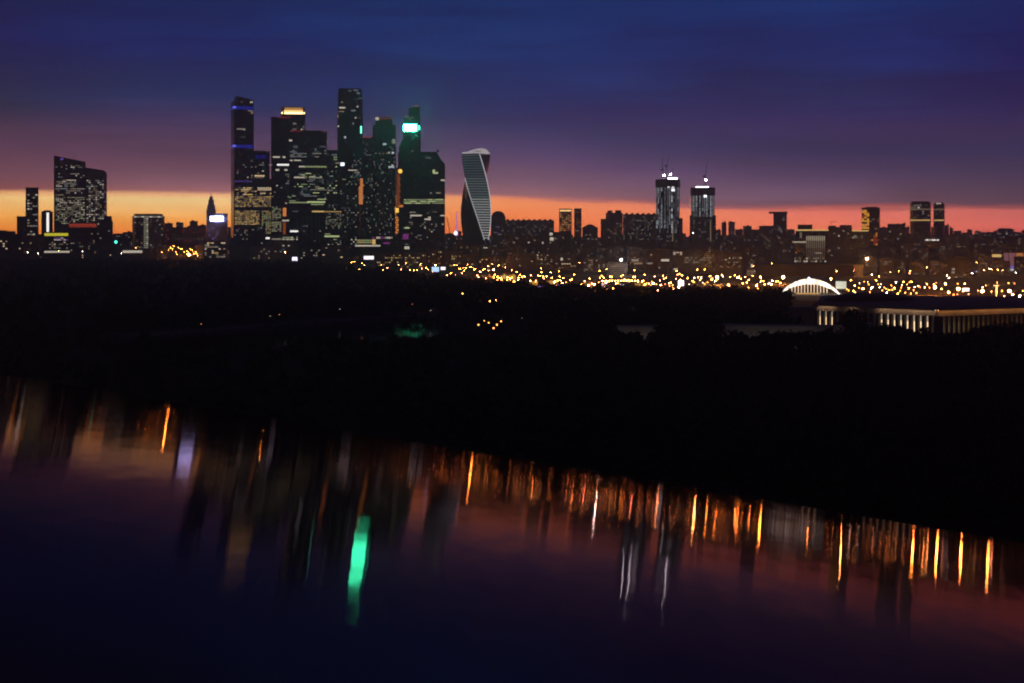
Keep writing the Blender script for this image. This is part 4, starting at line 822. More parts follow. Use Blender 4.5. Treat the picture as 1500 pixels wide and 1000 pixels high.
# pale low buildings by the trees
for lab, a, c, y_, D_, dep in (('long pale grey low wall-like building in front of the glowing hall', 1060, 1234, 477.5, 880, 14), ('pale grey end block of the low building, standing right of a tall dark tree', 1252, 1275, 474.5, 868, 14),
                     ('short pale roof glimpsed between trees, left of the long low building', 905, 962, 478.5, 900, 12), ('dim violet-grey shed left end of the glowing hall', 1158, 1194, 450.5, 1080, 20)):
    b = B('low_building', lab, a, c, y_, D_, dep, m=rough_mat('grey render wall', (.3,.28,.27), (.42,.4,.38), .03, .8), parapet=False, cat='building')
    b.part('roof', MB().box(-b.w/2-.8, b.w/2+.8, -b.dep/2-1.6, b.dep/2+.8, b.h+.02, b.h+.4), WALLP)
    if y_ > 460:
        nl = max(1, int(b.w/11))
        for i in range(nl):
            q = -b.w/2+(i+.5)*b.w/nl; b.part('added_lamp_screen', MB().box(q-1., q+1., -b.dep/2-7.2, -b.dep/2-6.9, 0, 1.2), WALLD); b.part('added_wall_light', MB().box(q-.5, q+.5, -b.dep/2-6.4, -b.dep/2-6., 0, .5), mat('added wall light lens', (.4,.4,.4), .5, (1,.8,.68), 34., sample=True))  # unseen lights added to brighten the walls, each with an added screen

# ------------------------------------------------------------------ filler blocks of the far city
rn = random.Random(42)
LM = [(-60, 'the left frame edge'), (61, 'the white-striped narrow tower'), (165, 'the red-signed block'), (241, 'the round office'), (333, 'the spired tower'), (652, 'the big black block'),
      (719, 'the twisted tower'), (812, 'the long flat slab'), (876, 'the gold-topped pair'), (962, 'the taller unfinished tower'), (1048, 'the lower unfinished tower'), (1153, 'the flat-capped tower'),
      (1248, 'the columned office'), (1289, 'the half-orange tower'), (1384, 'the twin banded towers'), (1485, 'the double-roofed far block'), (1560, 'the right frame edge')]
fill = []
def add(a, c, t_, D_, m_, row, p=.1, ks=None, hut=True): fill.append([a, c, t_, D_, m_, row, p, ks or ['warm dim', 'neutral dim', 'warm dim', 'cool dim'], hut])
for a, c, t_ in ((241, 253, 328), (258, 268.5, 327), (278, 289.5, 325), (290, 302, 331)): add(a, c, t_, 3600, BRK, 'skyline', .08)
add(242, 301, 334, 3500, RED, 'nearer', .1, ['ruby', 'em2', 'warm dim'])
add(166, 180, 343, 4200, RED, 'skyline'); add(180, 194, 341, 4300, BRK, 'skyline'); add(166, 194, 352, 3500, PAN, 'nearer', .1); add(0-20, 12, 339, 5000, BRK, 'skyline')
add(334, 343, 333, 4200, OFF, 'skyline')
for a, c, t_ in ((652, 664, 343), (664, 676, 340), (1048, 1056, 337), (1057, 1064, 326), (1067, 1076.5, 326), (1077, 1088, 337), (1088.5, 1101, 332), (1101, 1112, 337), (1112, 1124, 332), (1124, 1133, 331), (1153, 1164, 337), (1289, 1300, 334),
               (1384, 1390, 330), (1391, 1396, 334), (1397, 1408, 339), (1409, 1417, 341), (1417, 1424, 337), (1428, 1437, 339), (1438, 1455, 341), (1455, 1460, 339), (1486, 1496, 341), (1497, 1510, 338), (1364, 1367, 333), (1326.5, 1332, 333)):
    add(a, c, t_, rn.uniform(4200, 5600), rn.choice([OFF, FAR, DG2]), 'skyline', .12)
x = 655.
while x < 1520:
    w = rn.uniform(14, 34); add(x, x+w, rn.uniform(343, 353), rn.uniform(3500, 4100), rn.choice([OFF, FAR, BRK, PAN]), 'upper middle', .13); x += w + rn.uniform(-1, 6)
x = 665.
while x < 1530:
    w = rn.uniform(14, 30)
    if not (1105 < x < 1250 or 1380 < x+w/2 < 1430): add(x, x+w, rn.uniform(357, 368), rn.uniform(2900, 3150), rn.choice([OFF, PAN, BRK, BEI]), 'middle', .12)
    x += w + rn.uniform(0, 9)
x = 1250.
while x < 1530:
    w = rn.uniform(12, 26)
    if not (1380 < x+w/2 < 1428): add(x, x+w, rn.uniform(374, 390), rn.uniform(2350, 2500), rn.choice([OFF, PAN, BRK]), 'lower', .14)
    x += w + rn.uniform(0, 8)
x = 20.
while x < 340:
    w = rn.uniform(14, 26); add(x, x+w, rn.uniform(356, 364), rn.uniform(3130, 3200), rn.choice([OFF, BRK, WALLD]), 'lower', .1, ['warm', 'warm dim', 'neutral dim']) if not (50 < x+w/2 < 105 or 175 < x+w/2 < 215 or 255 < x+w/2 < 285) else None
    x += w + rn.uniform(2, 14)
fill.sort(key=lambda q: q[0]); cnt = {}
ORD = ['first', 'second', 'third', 'fourth', 'fifth', 'sixth', 'seventh', 'eighth', 'ninth', 'tenth', 'eleventh', 'twelfth']
for a, c, t_, D_, m_, row, p, ks, hut in fill:
    mid = (a+c)/2; j = max(i for i in range(len(LM)-1) if LM[i][0] <= mid)
    key = (j, row); cnt[key] = cnt.get(key, -1)+1
    size = 'slim' if c-a < 11 else 'wide' if c-a > 24 else 'plain'
    where = {'skyline': 'on the far skyline', 'nearer': 'below the skyline', 'upper middle': 'in the upper dark rows', 'middle': 'in the middle rows', 'lower': 'in the lowest rows'}[row]
    lab = '%s dark block %s, %s from left after %s' % (size, where, ORD[min(11, cnt[key])], LM[j][1])
    b = B('apartment_block', lab, a, c, t_, D_, rn.uniform(16, 24), m=m_, parapet=(c-a) > 9)
    if hut and rn.random() < .8:
        q = rn.uniform(.1, .6); b.roofbox(a+(c-a)*q, a+(c-a)*(q+rn.uniform(.2, .38)), t_-rn.uniform(1.2, 2.6)*3500/D_, rn.uniform(.3, .7))
    if rn.random() < .5: b.mast(a+(c-a)*rn.uniform(.2, .8), t_-rn.uniform(4, 8), .25)
    nx, ny = max(2, int((c-a)/3)), 6
    b.grid(a+.6, c-.6, t_+2, t_+2+ny*3.2, nx, ny, p*1.15, ks, .5, .45)
for b in B.ALL: b.finish()

# ------------------------------------------------------------------ lamps
def lampmesh(r, n=8): return MB().ball((0,0,0), r, n, 6).mesh('lamp globe', None)
LC = {'orange': ((1,.28,.035), 1., 'orange'), 'amber': ((1,.37,.08), .8, 'amber'), 'white': ((1,.8,.65), .45, 'white'), 'rose': ((1,.27,.13), .5, 'pinkish')}
GL = {}
for kx, (c_, e_, _) in LC.items():
    for sz, r, sm in (('faint', .5, 7.), ('tiny', .36, 42.), ('small', .42, 170.), ('mid', .58, 1000.), ('big', 1.15, 2200.)):
        me = MB().ball((0,0,0), r, 8, 6).mesh('lamp globe', mat('lamp %s %s' % (kx, sz), (.5,.5,.5), .4, c_, e_*sm, sample=True)); GL[kx, sz] = me
POLE = MB().bar((0,0,0), (0,0,1), .011, 6, .007).mesh('pole', METAL)
POLE = MB().bar((0,0,0), (0,0,9.6), .16, 6, .1).bar((0,0,9.5), (0,-1.2,9.9), .09, 5).mesh('pole', METAL)
def lamp(px, py, D, kx='orange', sz='small', lab=None, grp=None, h=10.):
    o = bpy.data.objects.new('street_lamp', POLE); C.objects.link(o); zc = wz(py, D)
    if zc < 4: D = (EYE-5)*F/(py-HOR); zc = 5.
    o.location = (wx(px, D), D, 0); s_ = zc/10.; o.scale = (1, 1, s_)
    hd = bpy.data.objects.new('lamp_head', GL[kx, sz]); C.objects.link(hd); hd.parent = o; hd.location = (0, -1.3, 10.0); hd.scale = (1, 1, 1/s_)
    tag(o, lab, 'street lamp', grp); return o
named = [(723, 395.5, 'orange', 'big', 'brightest orange lamp left of the gold facade below the twisted tower'), (1050.5, 406.5, 'amber', 'big', 'bright yellow lamp below the beige stone office'),
    (1082, 406.5, 'orange', 'mid', 'orange lamp just left of the short pale tower block'), (1113.5, 406.5, 'orange', 'mid', 'orange lamp just right of the short pale tower block'), (1147, 406.5, 'orange', 'big', 'large orange lamp above the left end of the white arch'),
    (1217, 409, 'orange', 'mid', 'orange lamp above the right end of the white arch'), (1369, 421, 'orange', 'big', 'large orange double lamp left of the brown round-roofed office'), (1438.5, 427, 'orange', 'big', 'large orange lamp right of the brown round-roofed office'),
    (1478, 427, 'orange', 'big', 'large orange lamp nearest the right frame edge'), (1403.5, 423.5, 'orange', 'big', 'orange lamp beside the white sign by the brown office'), (910, 381, 'white', 'big', 'brightest bluish-white floodlamp, above the middle street lights'),
    (1269.5, 379.5, 'amber', 'big', 'pale yellow floodlamp below the half-orange tower'), (277, 373.5, 'orange', 'big', 'brightest orange lamp at the far left park edge'), (1015, 341.5, 'white', 'mid', 'white lamp at the foot of the lower unfinished tower'),
    (170, 355, 'white', 'mid', None), (418, 370, 'orange', 'mid', 'orange lamp on a lit mast below the tall cluster'), (638, 388.5, 'orange', 'mid', 'orange lamp directly above the blue-white billboard'),
    (715, 439, 'amber', 'tiny', 'pale lamp by the riverside, above its white reflection'), (717.5, 441.5, 'amber', 'tiny', 'small pale lamp right beside the riverside lamp'), (1480, 426, 'amber', 'small', None)]
for px_, py_, kx, sz, lab in named:
    if lab is None: continue
    D_ = max(1000, min(3200, 60*F/(py_-HOR))) if py_ > 386 else (2380 if px_ == 910 else 2330 if px_ == 1269.5 else 3050 if px_ == 1015 else 3100 if px_ < 300 else 2900)
    if px_ in (715, 717.5): D_ = 1215
    lamp(px_, py_, D_, kx, sz, lab)
EM['greenlamp'] = mat('green beacon', (.1,.5,.4), .4, (.08,.95,.7), 4., sample=True)
o = MB().bar((0,0,0), (0,0,wz(355, 3100)), .5, 6).obj('signal_mast', METAL, None, (wx(170, 3100), 3100, 0)); tag(o, 'small green light on a mast right of the red-signed block', 'signal light')
MB().ball((0,-1,wz(355, 3100)), 3.0).obj('green_light', EM['greenlamp'], o)
o = MB().bar((0,0,0), (0,0,wz(419, 1500)), .9, 6).obj('light_column', mat('floodlit pale column', (.4,.42,.4), .6, (.6,.75,.65), .22), None, (wx(1459.5, 1500), 1500, 0)); tag(o, 'pale floodlit column between two large orange lamps at right', 'column')
MB().box(-2.2, 2.2, -1, 1, wz(419.6, 1500), wz(418.2, 1500)).obj('head', EM['stripe2'], o)
# the sprinkle of street lamps, grouped by stretch
rl = random.Random(77)
zones = [ # x0,x1,y0,y1,count,kinds,label,group
 (245, 292, 361, 375, 18, ['orange', 'amber', 'orange'], 'one of a clump of orange lamps among the far-left park-edge buildings', 'lamps at the far left park edge'),
 (20, 245, 362, 372, 7, ['orange', 'white'], 'faint lamp dot at the tree line far left', 'lamp dots at the tree line far left'),
 (505, 640, 379, 399, 20, ['orange', 'amber', 'rose', 'amber'], 'lamp just above the tree line between the white billboard and the blue-white billboard', 'lamps at the tree line below the tall cluster'),
 (655, 722, 382, 408, 20, ['orange', 'rose', 'orange'], 'one of the orange lamps under the twisted tower foot', 'lamps under the twisted tower'),
 (722, 770, 398, 414, 18, ['orange', 'amber', 'orange'], 'one of the dense golden lamps around the gold facade below the twisted tower', 'golden lamps round the gold facade'),
 (768, 860, 398, 424, 26, ['orange', 'amber', 'rose', 'amber'], 'lamp along the street above the violet edge line', 'lamps above the violet edge line'),
 (860, 1000, 400, 428, 52, ['orange', 'amber', 'orange', 'rose', 'amber'], 'one of the crowded orange lamps below the taller unfinished tower', 'lamps below the unfinished towers'),
 (1000, 1145, 402, 431, 40, ['orange', 'amber', 'orange', 'white'], 'orange lamp in the street left of the white arch', 'lamps left of the white arch'),
 (1240, 1345, 411, 432, 34, ['orange', 'amber', 'orange', 'white'], 'orange lamp between the pale green billboard and the big orange double lamp', 'lamps right of the pale green billboard'),
 (1345, 1500, 412, 437, 20, ['orange', 'amber', 'rose'], 'small lamp above the long hall roof at right', 'lamps above the hall roof'),
 (640, 1150, 429, 441, 18, ['orange', 'amber'], 'small orange lamp half hidden in the treetops below the street lights', 'lamps in the treetops below the street'),
 (700, 1500, 384, 398, 34, ['orange', 'amber'], 'small orange lamp added low between the dark middle blocks', 'lamps added between the middle blocks'),  # added lamps, put in to light the facades around them
 (1250, 1500, 385, 408, 12, ['amber', 'white', 'rose'], 'small lamp dot among the dark blocks at right', 'lamp dots among the dark blocks at right')]
CAND = []
for x0, x1, y0, y1, n, ks, lab, grp in zones:
    n = int(n*1.5) if x0 > 500 else n
    for i in range(n):
        px_ = x0 + (x1-x0)*(i+rl.random())/n; py_ = y0+(y1-y0)*rl.random()**.8; D_ = min(3100, 60*F/(py_-HOR))
        sz = rl.choice(['tiny', 'tiny', 'small', 'small', 'tiny', 'tiny', 'mid']); CAND.append((D_, px_, py_, rl.choice(ks), sz, lab, grp))
CAND.sort()
for D_, px_, py_, kx, sz, lab, grp in CAND[:215]: lamp(px_, py_, D_, kx, sz, lab, grp)
m_ = MB(); ks_ = []; names = ['orange', 'amber', 'white', 'rose']
for D_, px_, py_, kx, sz, lab, grp in CAND[215:]:
    x_, z_ = wx(px_, D_), max(5, wz(py_, D_)); n0 = len(m_.f); m_.ball((x_, D_, z_), .4, 6, 4); ks_ += [names.index(kx)]*(len(m_.f)-n0)
    n0 = len(m_.f); m_.bar((x_, D_+.1, 0), (x_, D_+.1, z_-.45), .14, 4); ks_ += [4]*(len(m_.f)-n0)
a_ = m_.obj('distant_lamps', None)
for kx in names: a_.data.materials.append(mat('lamp %s small' % kx))
a_.data.materials.append(METAL)
for p_, k_ in zip(a_.data.polygons, ks_): p_.material_index = k_
tag(a_, kind='stuff')
# an evenly spaced row of lamps along the embankment road
for i in range(13): lamp(884+i*4.2, 411.6+.15*rl.random(), 1830, 'amber', 'small', 'one of the evenly spaced lamps in a straight row left of the yellow front', 'straight row of lamps')
for i in range(22): lamp(722+i*8.2, 430.5-8*(i < 4)+rl.uniform(-.8, .8)-(6 if i < 12 else 0), 1600+rl.uniform(-60, 60), 'orange', 'mid' if i % 3 == 0 else 'tiny', 'small lamp along the park-side road at the edge of the dark woods', 'lamps on the park-side road')
for px_, py_ in ((701, 476), (709, 470), (716, 473), (723, 481), (728, 476), (734, 471)): lamp(px_, py_, 60*F/(py_-HOR), 'amber', 'faint', 'pale lamp twinkling through the trees below the riverside lamp', 'lamps among the riverside trees')
# park path lamps seen through the dark woods
for px_, py_, kx in ((654, 420, 'amber'), (661.5, 413.5, 'amber'), (685, 413, 'amber'), (631, 437.5, 'white'), (660, 452.5, 'white'), (681, 440, 'amber'), (703, 440, 'white'), (631, 455, 'white'), (764, 465.8, 'white'), (604, 446, 'rose'), (396, 463, 'white'), (410, 461, 'amber'), (498, 453.5, 'white'), (295, 475, 'amber'), (1129, 445.5, 'white'), (1360, 516, 'amber'), (1409, 519, 'white'), (1188, 560, 'amber'), (1427, 575, 'amber'), (1497, 516, 'amber'), (871, 490, 'white')):
    D_ = 60*F/(py_-HOR); o = lamp(px_, py_, D_, kx, 'faint', 'isolated small lamp glimmering inside the dark riverside woods', 'lamps in the dark woods')
    hd = o.children[0]; q = .55*D_/2000; hd.scale = (q, q, q*hd.scale[2])
# ------------------------------------------------------------------ the tilted mirror sheet in front, shaped to place the reflections, and the land
NEAR = 3.0        # metres the mirror sheet lies below the eye
BR, BC = .113, (476 + .113*750 - HOR)/F      # its roll to the right and its fall away from the viewer
def kap(Y_):
    q_ = max(0., min(1., (52-Y_)/34.)); return 46.*q_*q_*(3-2*q_)/F
BUL = [0.]*1300                               # a gentle bulge: integral of the slope change, in 0.1 m steps
for i in range(1298, -1, -1): BUL[i] = BUL[i+1] + kap(i*.1)*.1
def drop(X_, Y_):
    return NEAR + BR*X_ + BC*Y_ + (BUL[int(Y_*10)] if Y_ < 129 else 0.)
def yedge(p): return 546 + .1655*p
def row(p, Y_): return HOR + drop((p-750)*Y_/F, Y_)*F/Y_
cols = [-450+18*i for i in range(165)]
mirror_sheet = []
for p in cols:
    lo_, hi_ = 5., 600.
    for _ in range(50):
        mi = (lo_+hi_)/2
        if row(p, mi) > yedge(p): lo_ = mi
        else: hi_ = mi
    Y0_ = hi_; col = []
    for j in range(90):
        Y_ = Y0_*(3.2/Y0_)**(j/89.); X_ = (p-750)*Y_/F; col.append((X_, Y_, EYE-drop(X_, Y_)))
    mirror_sheet.append(col)
me = bpy.data.meshes.new('mirror_sheet'); nr = 90
vs = [q for c_ in mirror_sheet for q in c_]
me.from_pydata(vs, [], [(i*nr+j, i*nr+j+1, (i+1)*nr+j+1, (i+1)*nr+j) for i in range(len(cols)-1) for j in range(nr-1)]); me.update()
wm = bpy.data.materials.new('dark tilted mirror'); wm.use_nodes = True; q = N(wm.node_tree)
tc = q.n('ShaderNodeTexCoord')
# ripples: crests lie across the view, so they stretch lights up and down only
def ripple(sx_, sy_, det, seed):
    mp = q.n('ShaderNodeMapping'); mp.inputs['Scale'].default_value = (sx_, sy_, 1); mp.inputs['Location'].default_value = (seed, seed, 0); q.l(tc.outputs['Object'], mp.inputs[0])
    nz = q.n('ShaderNodeTexNoise'); nz.inputs['Scale'].default_value = 1.; nz.inputs['Detail'].default_value = det; nz.inputs['Roughness'].default_value = .65; q.l(mp.outputs[0], nz.inputs['Vector'])
    return q.m('SUBTRACT', nz.outputs[0], .5)
ry = q.m('MULTIPLY', ripple(1.6, .6, 3, 3.), .017); rx = q.m('MULTIPLY', ripple(1.4, .5, 2, 11.), .007)
cv_ = q.n('ShaderNodeCombineXYZ'); q.l(rx, cv_.inputs[0]); q.l(ry, cv_.inputs[1])
ge = q.n('ShaderNodeNewGeometry'); va = q.n('ShaderNodeVectorMath', operation='ADD'); q.l(ge.outputs['Normal'], va.inputs[0]); q.l(cv_.outputs[0], va.inputs[1])
vn = q.n('ShaderNodeVectorMath', operation='NORMALIZE'); q.l(va.outputs[0], vn.inputs[0]); bp = vn
gl = q.n('ShaderNodeBsdfGlossy', distribution='BECKMANN'); gl.inputs['Roughness'].default_value = .044; gl.inputs['Anisotropy'].default_value = .78; tg = q.n('ShaderNodeCombineXYZ'); tg.inputs[0].default_value = 1.; tg.inputs[2].default_value = -BR; q.l(tg.outputs[0], gl.inputs['Tangent']); q.l(bp.outputs[0], gl.inputs['Normal'])
lw = q.n('ShaderNodeLayerWeight'); lw.inputs['Blend'].default_value = .5
gcol = q.ramp(lw.outputs['Facing'], [(0, (.03,.03,.03)), (.55, (.06,.05,.045)), (.8, (.13,.095,.095)), (.9, (.19,.14,.16)), (.97, (.3,.205,.215)), (1, (.36,.24,.24))])
q.l(gcol, gl.inputs['Color'])
df = q.n('ShaderNodeBsdfDiffuse'); df.inputs['Color'].default_value = (.004,.005,.009,1)
ad = q.n('ShaderNodeAddShader'); q.l(gl.outputs[0], ad.inputs[0]); q.l(df.outputs[0], ad.inputs[1])
o_ = q.n('ShaderNodeOutputMaterial'); q.l(ad.outputs[0], o_.inputs[0])
me.materials.append(wm)
wo_ = bpy.data.objects.new('mirror_sheet', me); C.objects.link(wo_); tag(wo_, 'dark tilted mirror sheet in the foreground with streaked city light reflections', kind='structure'); smooth(wo_)  # a tilted glossy sheet near the eye, not level water

# ground: falls from the mirror sheet's far edge into the valley, then flat to low hills on the horizon
SOIL = rough_mat('dark park ground', (.012,.014,.008), (.03,.028,.018), .02, 1., .1)
rs = [1.001, 1.02, 1.1, 1.3, 1.7]; far = [170, 250, 330, 420, 560, 800, 1100, 1500, 2200, 3200, 4200, 5200, 5900, 6600, 7200]
gv = []; gcols = [-900+60*i for i in range(58)]
rg = random.Random(9)
for p in gcols:
    a = min(len(cols)-1, max(0, int((p+450)/18))); (ex, ey, ez) = mirror_sheet[a][0]; c_ = []
    for s_ in rs: c_.append((ey*s_*(p-750)/F, ey*s_, ez-.1-(s_-1)*ey*.5 if ez-.1-(s_-1)*ey*.5 > 0 else 0))
    for j, f_ in enumerate(far):
        yy = max(f_, ey*1.75+j*8)
        zl = max(0., c_[4][2] - (yy-c_[4][1])*.32) if f_ < 500 else 0.
        if f_ > 5500: zl = {5900: 10, 6600: 62+8*sin(p*.006)+5*sin(p*.017+1), 7200: 20}[f_]
        c_.append((yy*(p-750)/F, yy, zl))
    gv.append(c_)
ng = len(gv[0]); me = bpy.data.meshes.new('ground')
me.from_pydata([q_ for c_ in gv for q_ in c_], [], [(i*ng+j, (i+1)*ng+j, (i+1)*ng+j+1, i*ng+j+1) for i in range(len(gcols)-1) for j in range(ng-1)]); me.update(); me.materials.append(SOIL)
go = bpy.data.objects.new('ground', me); C.objects.link(go); tag(go, kind='structure')
# near ground under the mirror sheet
me = bpy.data.meshes.new('near_ground'); nb = [[(v_[0], v_[1], v_[2]-.35) for v_ in c_[::10]] for c_ in mirror_sheet[::3]]
nn_ = len(nb[0]); me.from_pydata([q_ for c_ in nb for q_ in c_], [], [(i*nn_+j, i*nn_+j+1, (i+1)*nn_+j+1, (i+1)*nn_+j) for i in range(len(nb)-1) for j in range(nn_-1)]); me.update(); me.materials.append(SOIL)
bo = bpy.data.objects.new('sheet_ground', me); C.objects.link(bo); tag(bo, kind='structure')

# the river reach glimpsed between the woods
def gp(p, y, z=0.): D_ = (EYE-z)*F/(y-HOR); return (wx(p, D_), D_, z)
far_bank = [(150, 497), (290, 489), (380, 480), (450, 475), (520, 470), (600, 466), (645, 461)]
near_bank = [(650, 470), (645, 492), (600, 496), (450, 503), (290, 512), (150, 520)]
rp = [gp(p, y, .3) for p, y in far_bank + near_bank]
me = bpy.data.meshes.new('river'); me.from_pydata(rp, [], [tuple(range(len(rp)))[::-1]]); me.update()
rm = bpy.data.materials.new('river_water'); rm.use_nodes = True; p_ = rm.node_tree.nodes['Principled BSDF']; p_.inputs['Base Color'].default_value = (.01,.012,.015,1); p_.inputs['Roughness'].default_value = .07; p_.inputs['IOR'].default_value = 1.33
q = rm.node_tree; nt = q.nodes.new('ShaderNodeTexNoise'); nt.inputs['Scale'].default_value = .35; bt = q.nodes.new('ShaderNodeBump'); bt.inputs['Strength'].default_value = .05; bt.inputs['Distance'].default_value = .05
tcn = q.nodes.new('ShaderNodeTexCoord'); q.links.new(tcn.outputs['Object'], nt.inputs['Vector']); q.links.new(nt.outputs[0], bt.inputs['Height']); q.links.new(bt.outputs[0], p_.inputs['Normal'])
me.materials.append(rm); ro = bpy.data.objects.new('river', me); C.objects.link(ro); tag(ro, kind='structure')
# embankment wall along the far bank
mb = MB()
for (p0, y0_), (p1, y1_) in zip(far_bank[:-1], far_bank[1:]):
    a = gp(p0, y0_); c = gp(p1, y1_); mb.loft([[a, (a[0], a[1]+1.2, 0), (a[0], a[1]+1.2, 3), (a[0], a[1], 3)], [c, (c[0], c[1]+1.2, 0), (c[0], c[1]+1.2, 3), (c[0], c[1], 3)]])
eo = mb.obj('embankment_wall', CONC); tag(eo, 'thin stone embankment wall along the far bank of the hidden river', 'wall')
# roads
def road(name, pts, w, z=.05):
    v_ = []; 
    for i, (p, y) in enumerate(pts): a = gp(p, y, z); v_ += [(a[0], a[1]-w/2, z), (a[0], a[1]+w/2, z)]
    me = bpy.data.meshes.new(name); me.from_pydata(v_, [], [(2*i, 2*i+2, 2*i+3, 2*i+1) for i in range(len(pts)-1)]); me.update(); me.materials.append(rough_mat('asphalt', (.04,.04,.042), (.06,.058,.055), .05, .8))
    o = bpy.data.objects.new(name, me); C.objects.link(o); tag(o, kind='structure')
road('road', [(640, 419), (720, 421), (880, 427), (1000, 431), (1140, 434), (1250, 436), (1500, 439)], 22)
road('road', [(860, 412.5), (940, 412.5), (1130, 419), (1240, 421), (1500, 424)], 26, .055)

me = bpy.data.meshes.new('pavement'); pv_ = [gp(p, y, .02) for p, y in ((600, 424), (1150, 441), (1560, 441), (1560, 381), (-60, 381), (-60, 388), (500, 392))]
me.from_pydata(pv_, [], [tuple(range(7))]); me.update(); me.materials.append(rough_mat('city paving', (.09,.085,.08), (.16,.15,.14), .03, .85)); o = bpy.data.objects.new('pavement', me); C.objects.link(o); tag(o, kind='structure')
# ------------------------------------------------------------------ woods
LEAFM = rough_mat('dark leaf mass', (.018,.03,.012), (.045,.06,.025), .12, .9, .15)
BARK = rough_mat('bark', (.04,.03,.02), (.07,.055,.04), 1.2, .95)
def crown(mb, rg, cx, cy_, z0, h, R, n, sz):
    """leaf clumps: small tilted quads spread through a lumpy volume"""
    lobes = [(rg.uniform(-.45, .45)*R, rg.uniform(-.45, .45)*R, rg.uniform(.35, .9)*h, rg.uniform(.35, .62)*R) for _ in range(5)] + [(0, 0, .55*h, .75*R)]
    for _ in range(n):
        lx_, ly_, lz_, lr = rg.choice(lobes); a, e = rg.uniform(0, 2*pi), rg.uniform(-1, 1); rr = lr*rg.uniform(.55, 1.05); ce = sqrt(1-e*e)
        x_, y_, z_ = cx+lx_+rr*ce*cos(a), cy_+ly_+rr*ce*sin(a), z0+lz_+rr*e*.95
        s_ = sz*rg.uniform(.6, 1.3); t1 = (rg.uniform(-1, 1), rg.uniform(-1, 1), rg.uniform(-1, 1)); t2 = (rg.uniform(-1, 1), rg.uniform(-1, 1), rg.uniform(-1, 1))
        o = len(mb.v); mb.v += [(x_-t1[0]*s_, y_-t1[1]*s_, z_-t1[2]*s_), (x_+t2[0]*s_, y_+t2[1]*s_, z_+t2[2]*s_), (x_+t1[0]*s_, y_+t1[1]*s_, z_+t1[2]*s_), (x_-t2[0]*s_, y_-t2[1]*s_, z_-t2[2]*s_)]
        mb.f.append((o, o+1, o+2, o+3))
rw = random.Random(1234)
lim = [(-400, 3000), (0, 3110), (160, 3060), (300, 3020), (480, 2700), (520, 2350), (600, 2020), (650, 1760), (720, 1600), (800, 1500), (900, 1440), (1000, 1400), (1140, 1350), (1180, 1180), (1195, 980), (1500, 930), (1900, 930)]
def limit(p):
    for (a, da), (c, dc) in zip(lim, lim[1:]):
        if a <= p <= c: return da+(dc-da)*(p-a)/(c-a)
    return 900
def in_river(p, y):
    def it(L):
        for (a, ya), (c, yc) in zip(L, L[1:]):
            if a <= p <= c: return ya+(yc-ya)*(p-a)/(c-a)
    if p < 150 or p > 644: return False
    f_ = it(far_bank); n_ = it(sorted(near_bank)); return f_ is not None and n_ is not None and f_-1.0 < y < n_
BLK = [(905, 962, 885, 930), (1060, 1234, 868, 905), (1252, 1275, 855, 895), (1158, 1800, 945, 1330), (1135, 1250, 1590, 1700)]
mb = MB(); cnt_ = 0
def plant(p, D_, h, R, n, sz):
    global cnt_
    crown(mb, rw, wx(p, D_), D_, h*.12, h*.88, R, n, sz); cnt_ += 1
# rows, denser towards the rim that shows against the city
for _ in range(5200):
    p = rw.uniform(-60, 1560); D1 = limit(p); u_ = rw.random(); D_ = D1 - (D1-330)*u_**1.9
    y = HOR + EYE*F/D_
    if in_river(p, y) or any(a-4 < p < c+4 and d0 < D_ < d1 for a, c, d0, d1 in BLK): continue
    h = rw.uniform(12, 21)
    if D_ < 420: h = min(h, 10)
    # keep the sight lines to the river reach and the pale walls open
    ytop = HOR + (EYE-h)*F/D_
    if 280 < p < 780 and D_ < 1000 and ytop < (494 if 560 < p < 640 or 690 < p < 745 else 488) and y > 500: h = max(5, EYE-(494-HOR)*D_/F) ; 
    if 900 < p < 965 and D_ < 885: h = min(h, EYE-(487-HOR)*D_/F+rw.uniform(-1, 1))
    if 1060 < p < 1276 and D_ < 870 and not (1196 < p < 1262): h = min(h, EYE-(488-HOR)*D_/F+rw.uniform(-1.5, 1.5))
    if 1180 < p and D_ < 985 and not (1240 < p < 1262): h = min(h, EYE-((486 if p < 1290 else 492 if 1330 < p < 1425 else 482) -HOR)*D_/F+rw.uniform(-3, 1.5))
    if h < 4: continue
    plant(p, D_, h, h*rw.uniform(.32, .46), 46 if D_ > 1500 else 80, 1.5 if D_ > 1500 else 1.15)
for i in range(520):
    p = 150+494*rw.random(); 
    if 588 < p < 618 and rw.random() < .8: continue
    for (a, ya), (c, yc) in zip(far_bank, far_bank[1:]):
        if a <= p <= c: yb2 = ya+(yc-ya)*(p-a)/(c-a)
    D_ = EYE*F/(yb2-HOR)+rw.uniform(6, 45); h = rw.uniform(13, 20); plant(p, D_, h, h*.45, 60, 1.3)
fo = mb.obj('woods', LEAFM); tag(fo, 'dense dark riverside woods filling the middle distance', kind='stuff')
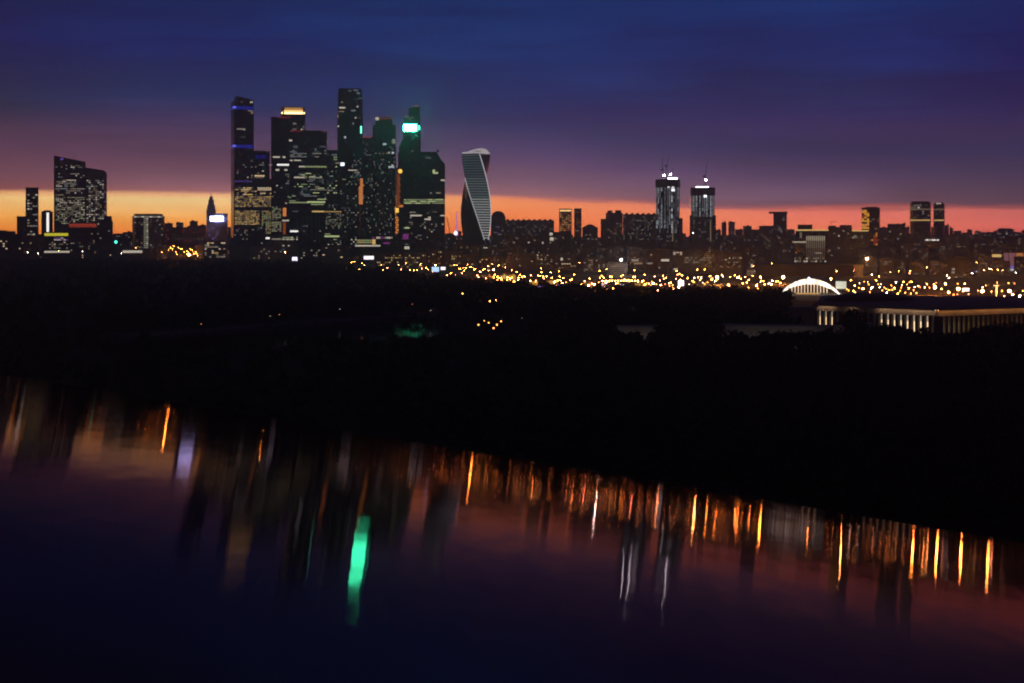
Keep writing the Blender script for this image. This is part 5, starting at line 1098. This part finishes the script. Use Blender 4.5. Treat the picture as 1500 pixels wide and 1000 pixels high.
# trees one can tell apart, standing before lit walls or lamps
def tree(name, lab, p, ytop, D_, R, n=420, shape=1., grp=None, sz=.75):
    h = wz(ytop, D_); g_ = random.Random(int(p*31))
    t_ = MB().bar((0,0,0), (g_.uniform(-.3, .3), 0, h*.75), .38, 7, .12)
    for i in range(6):
        a = g_.uniform(0, 2*pi); z_ = h*g_.uniform(.35, .65); t_.bar((0,0,z_), (R*.6*cos(a), R*.6*sin(a), z_+h*.18), .13, 4, .04)
    o = bpy.data.objects.new(name, None); C.objects.link(o); o.location = (wx(p, D_), D_, 0); tag(o, lab, 'tree', grp)
    t_.obj('trunk', BARK, o); m_ = MB(); crown(m_, g_, 0, 0, h*.2, h*.78*shape, R, n, sz); m_.obj('crown', LEAFM, o)
tree('broadleaf_tree', 'tall dark tree standing between the pale low building and its end block', 1247, 455, 850, 7.5, 700)
tree('broadleaf_tree', 'second tall dark tree beside the pale end block, slightly shorter', 1262, 459, 860, 6, 600)
tree('broadleaf_tree', 'dark tree hiding the dark middle stretch of the glowing hall', 1233, 472, 900, 5, 400)
for i, (p, yt_) in enumerate(((1206, 474), (1218, 471), (1284, 466), (1296, 463), (1307, 468), (1319, 465), (1332, 474), (1344, 478), (1356, 472), (1369, 482), (1383, 484), (1397, 486), (1411, 484), (1425, 480), (1437, 473), (1449, 467), (1461, 464), (1473, 463), (1485, 462), (1496, 464))):
    tree('broadleaf_tree', '%s of the row of dark trees before the glowing hall, counted from its left end' % (ORD+['thirteenth', 'fourteenth', 'fifteenth', 'sixteenth', 'seventeenth', 'eighteenth', 'nineteenth', 'twentieth'])[i], p, yt_+9, 925, 4.2, 330, grp='trees before the glowing hall')
for i, (p, yt_, D_) in enumerate(((703, 452, 1190), (724, 447, 1205), (733, 450, 1195), (742, 453, 1200))):
    tree('riverside_tree', '%s from left of four lamp-lit trees by the riverside lamp' % ORD[i], p, yt_, D_, 6, 380, grp='trees by the riverside lamp')

# ------------------------------------------------------------------ haze of the evening air
HZ = bpy.data.materials.new('evening air'); HZ.use_nodes = True; q = HZ.node_tree; q.nodes.remove(q.nodes['Principled BSDF'])
pv = q.nodes.new('ShaderNodeVolumePrincipled'); pv.inputs['Color'].default_value = (.5,.68,.95,1); pv.inputs['Density'].default_value = HAZE; pv.inputs['Anisotropy'].default_value = .68
q.links.new(pv.outputs[0], q.nodes['Material Output'].inputs['Volume'])
ho = MB().box(-4500, 4500, -60, 7350, -40, 620).obj('haze', HZ); tag(ho, 'thin evening haze over the whole city', kind='stuff')
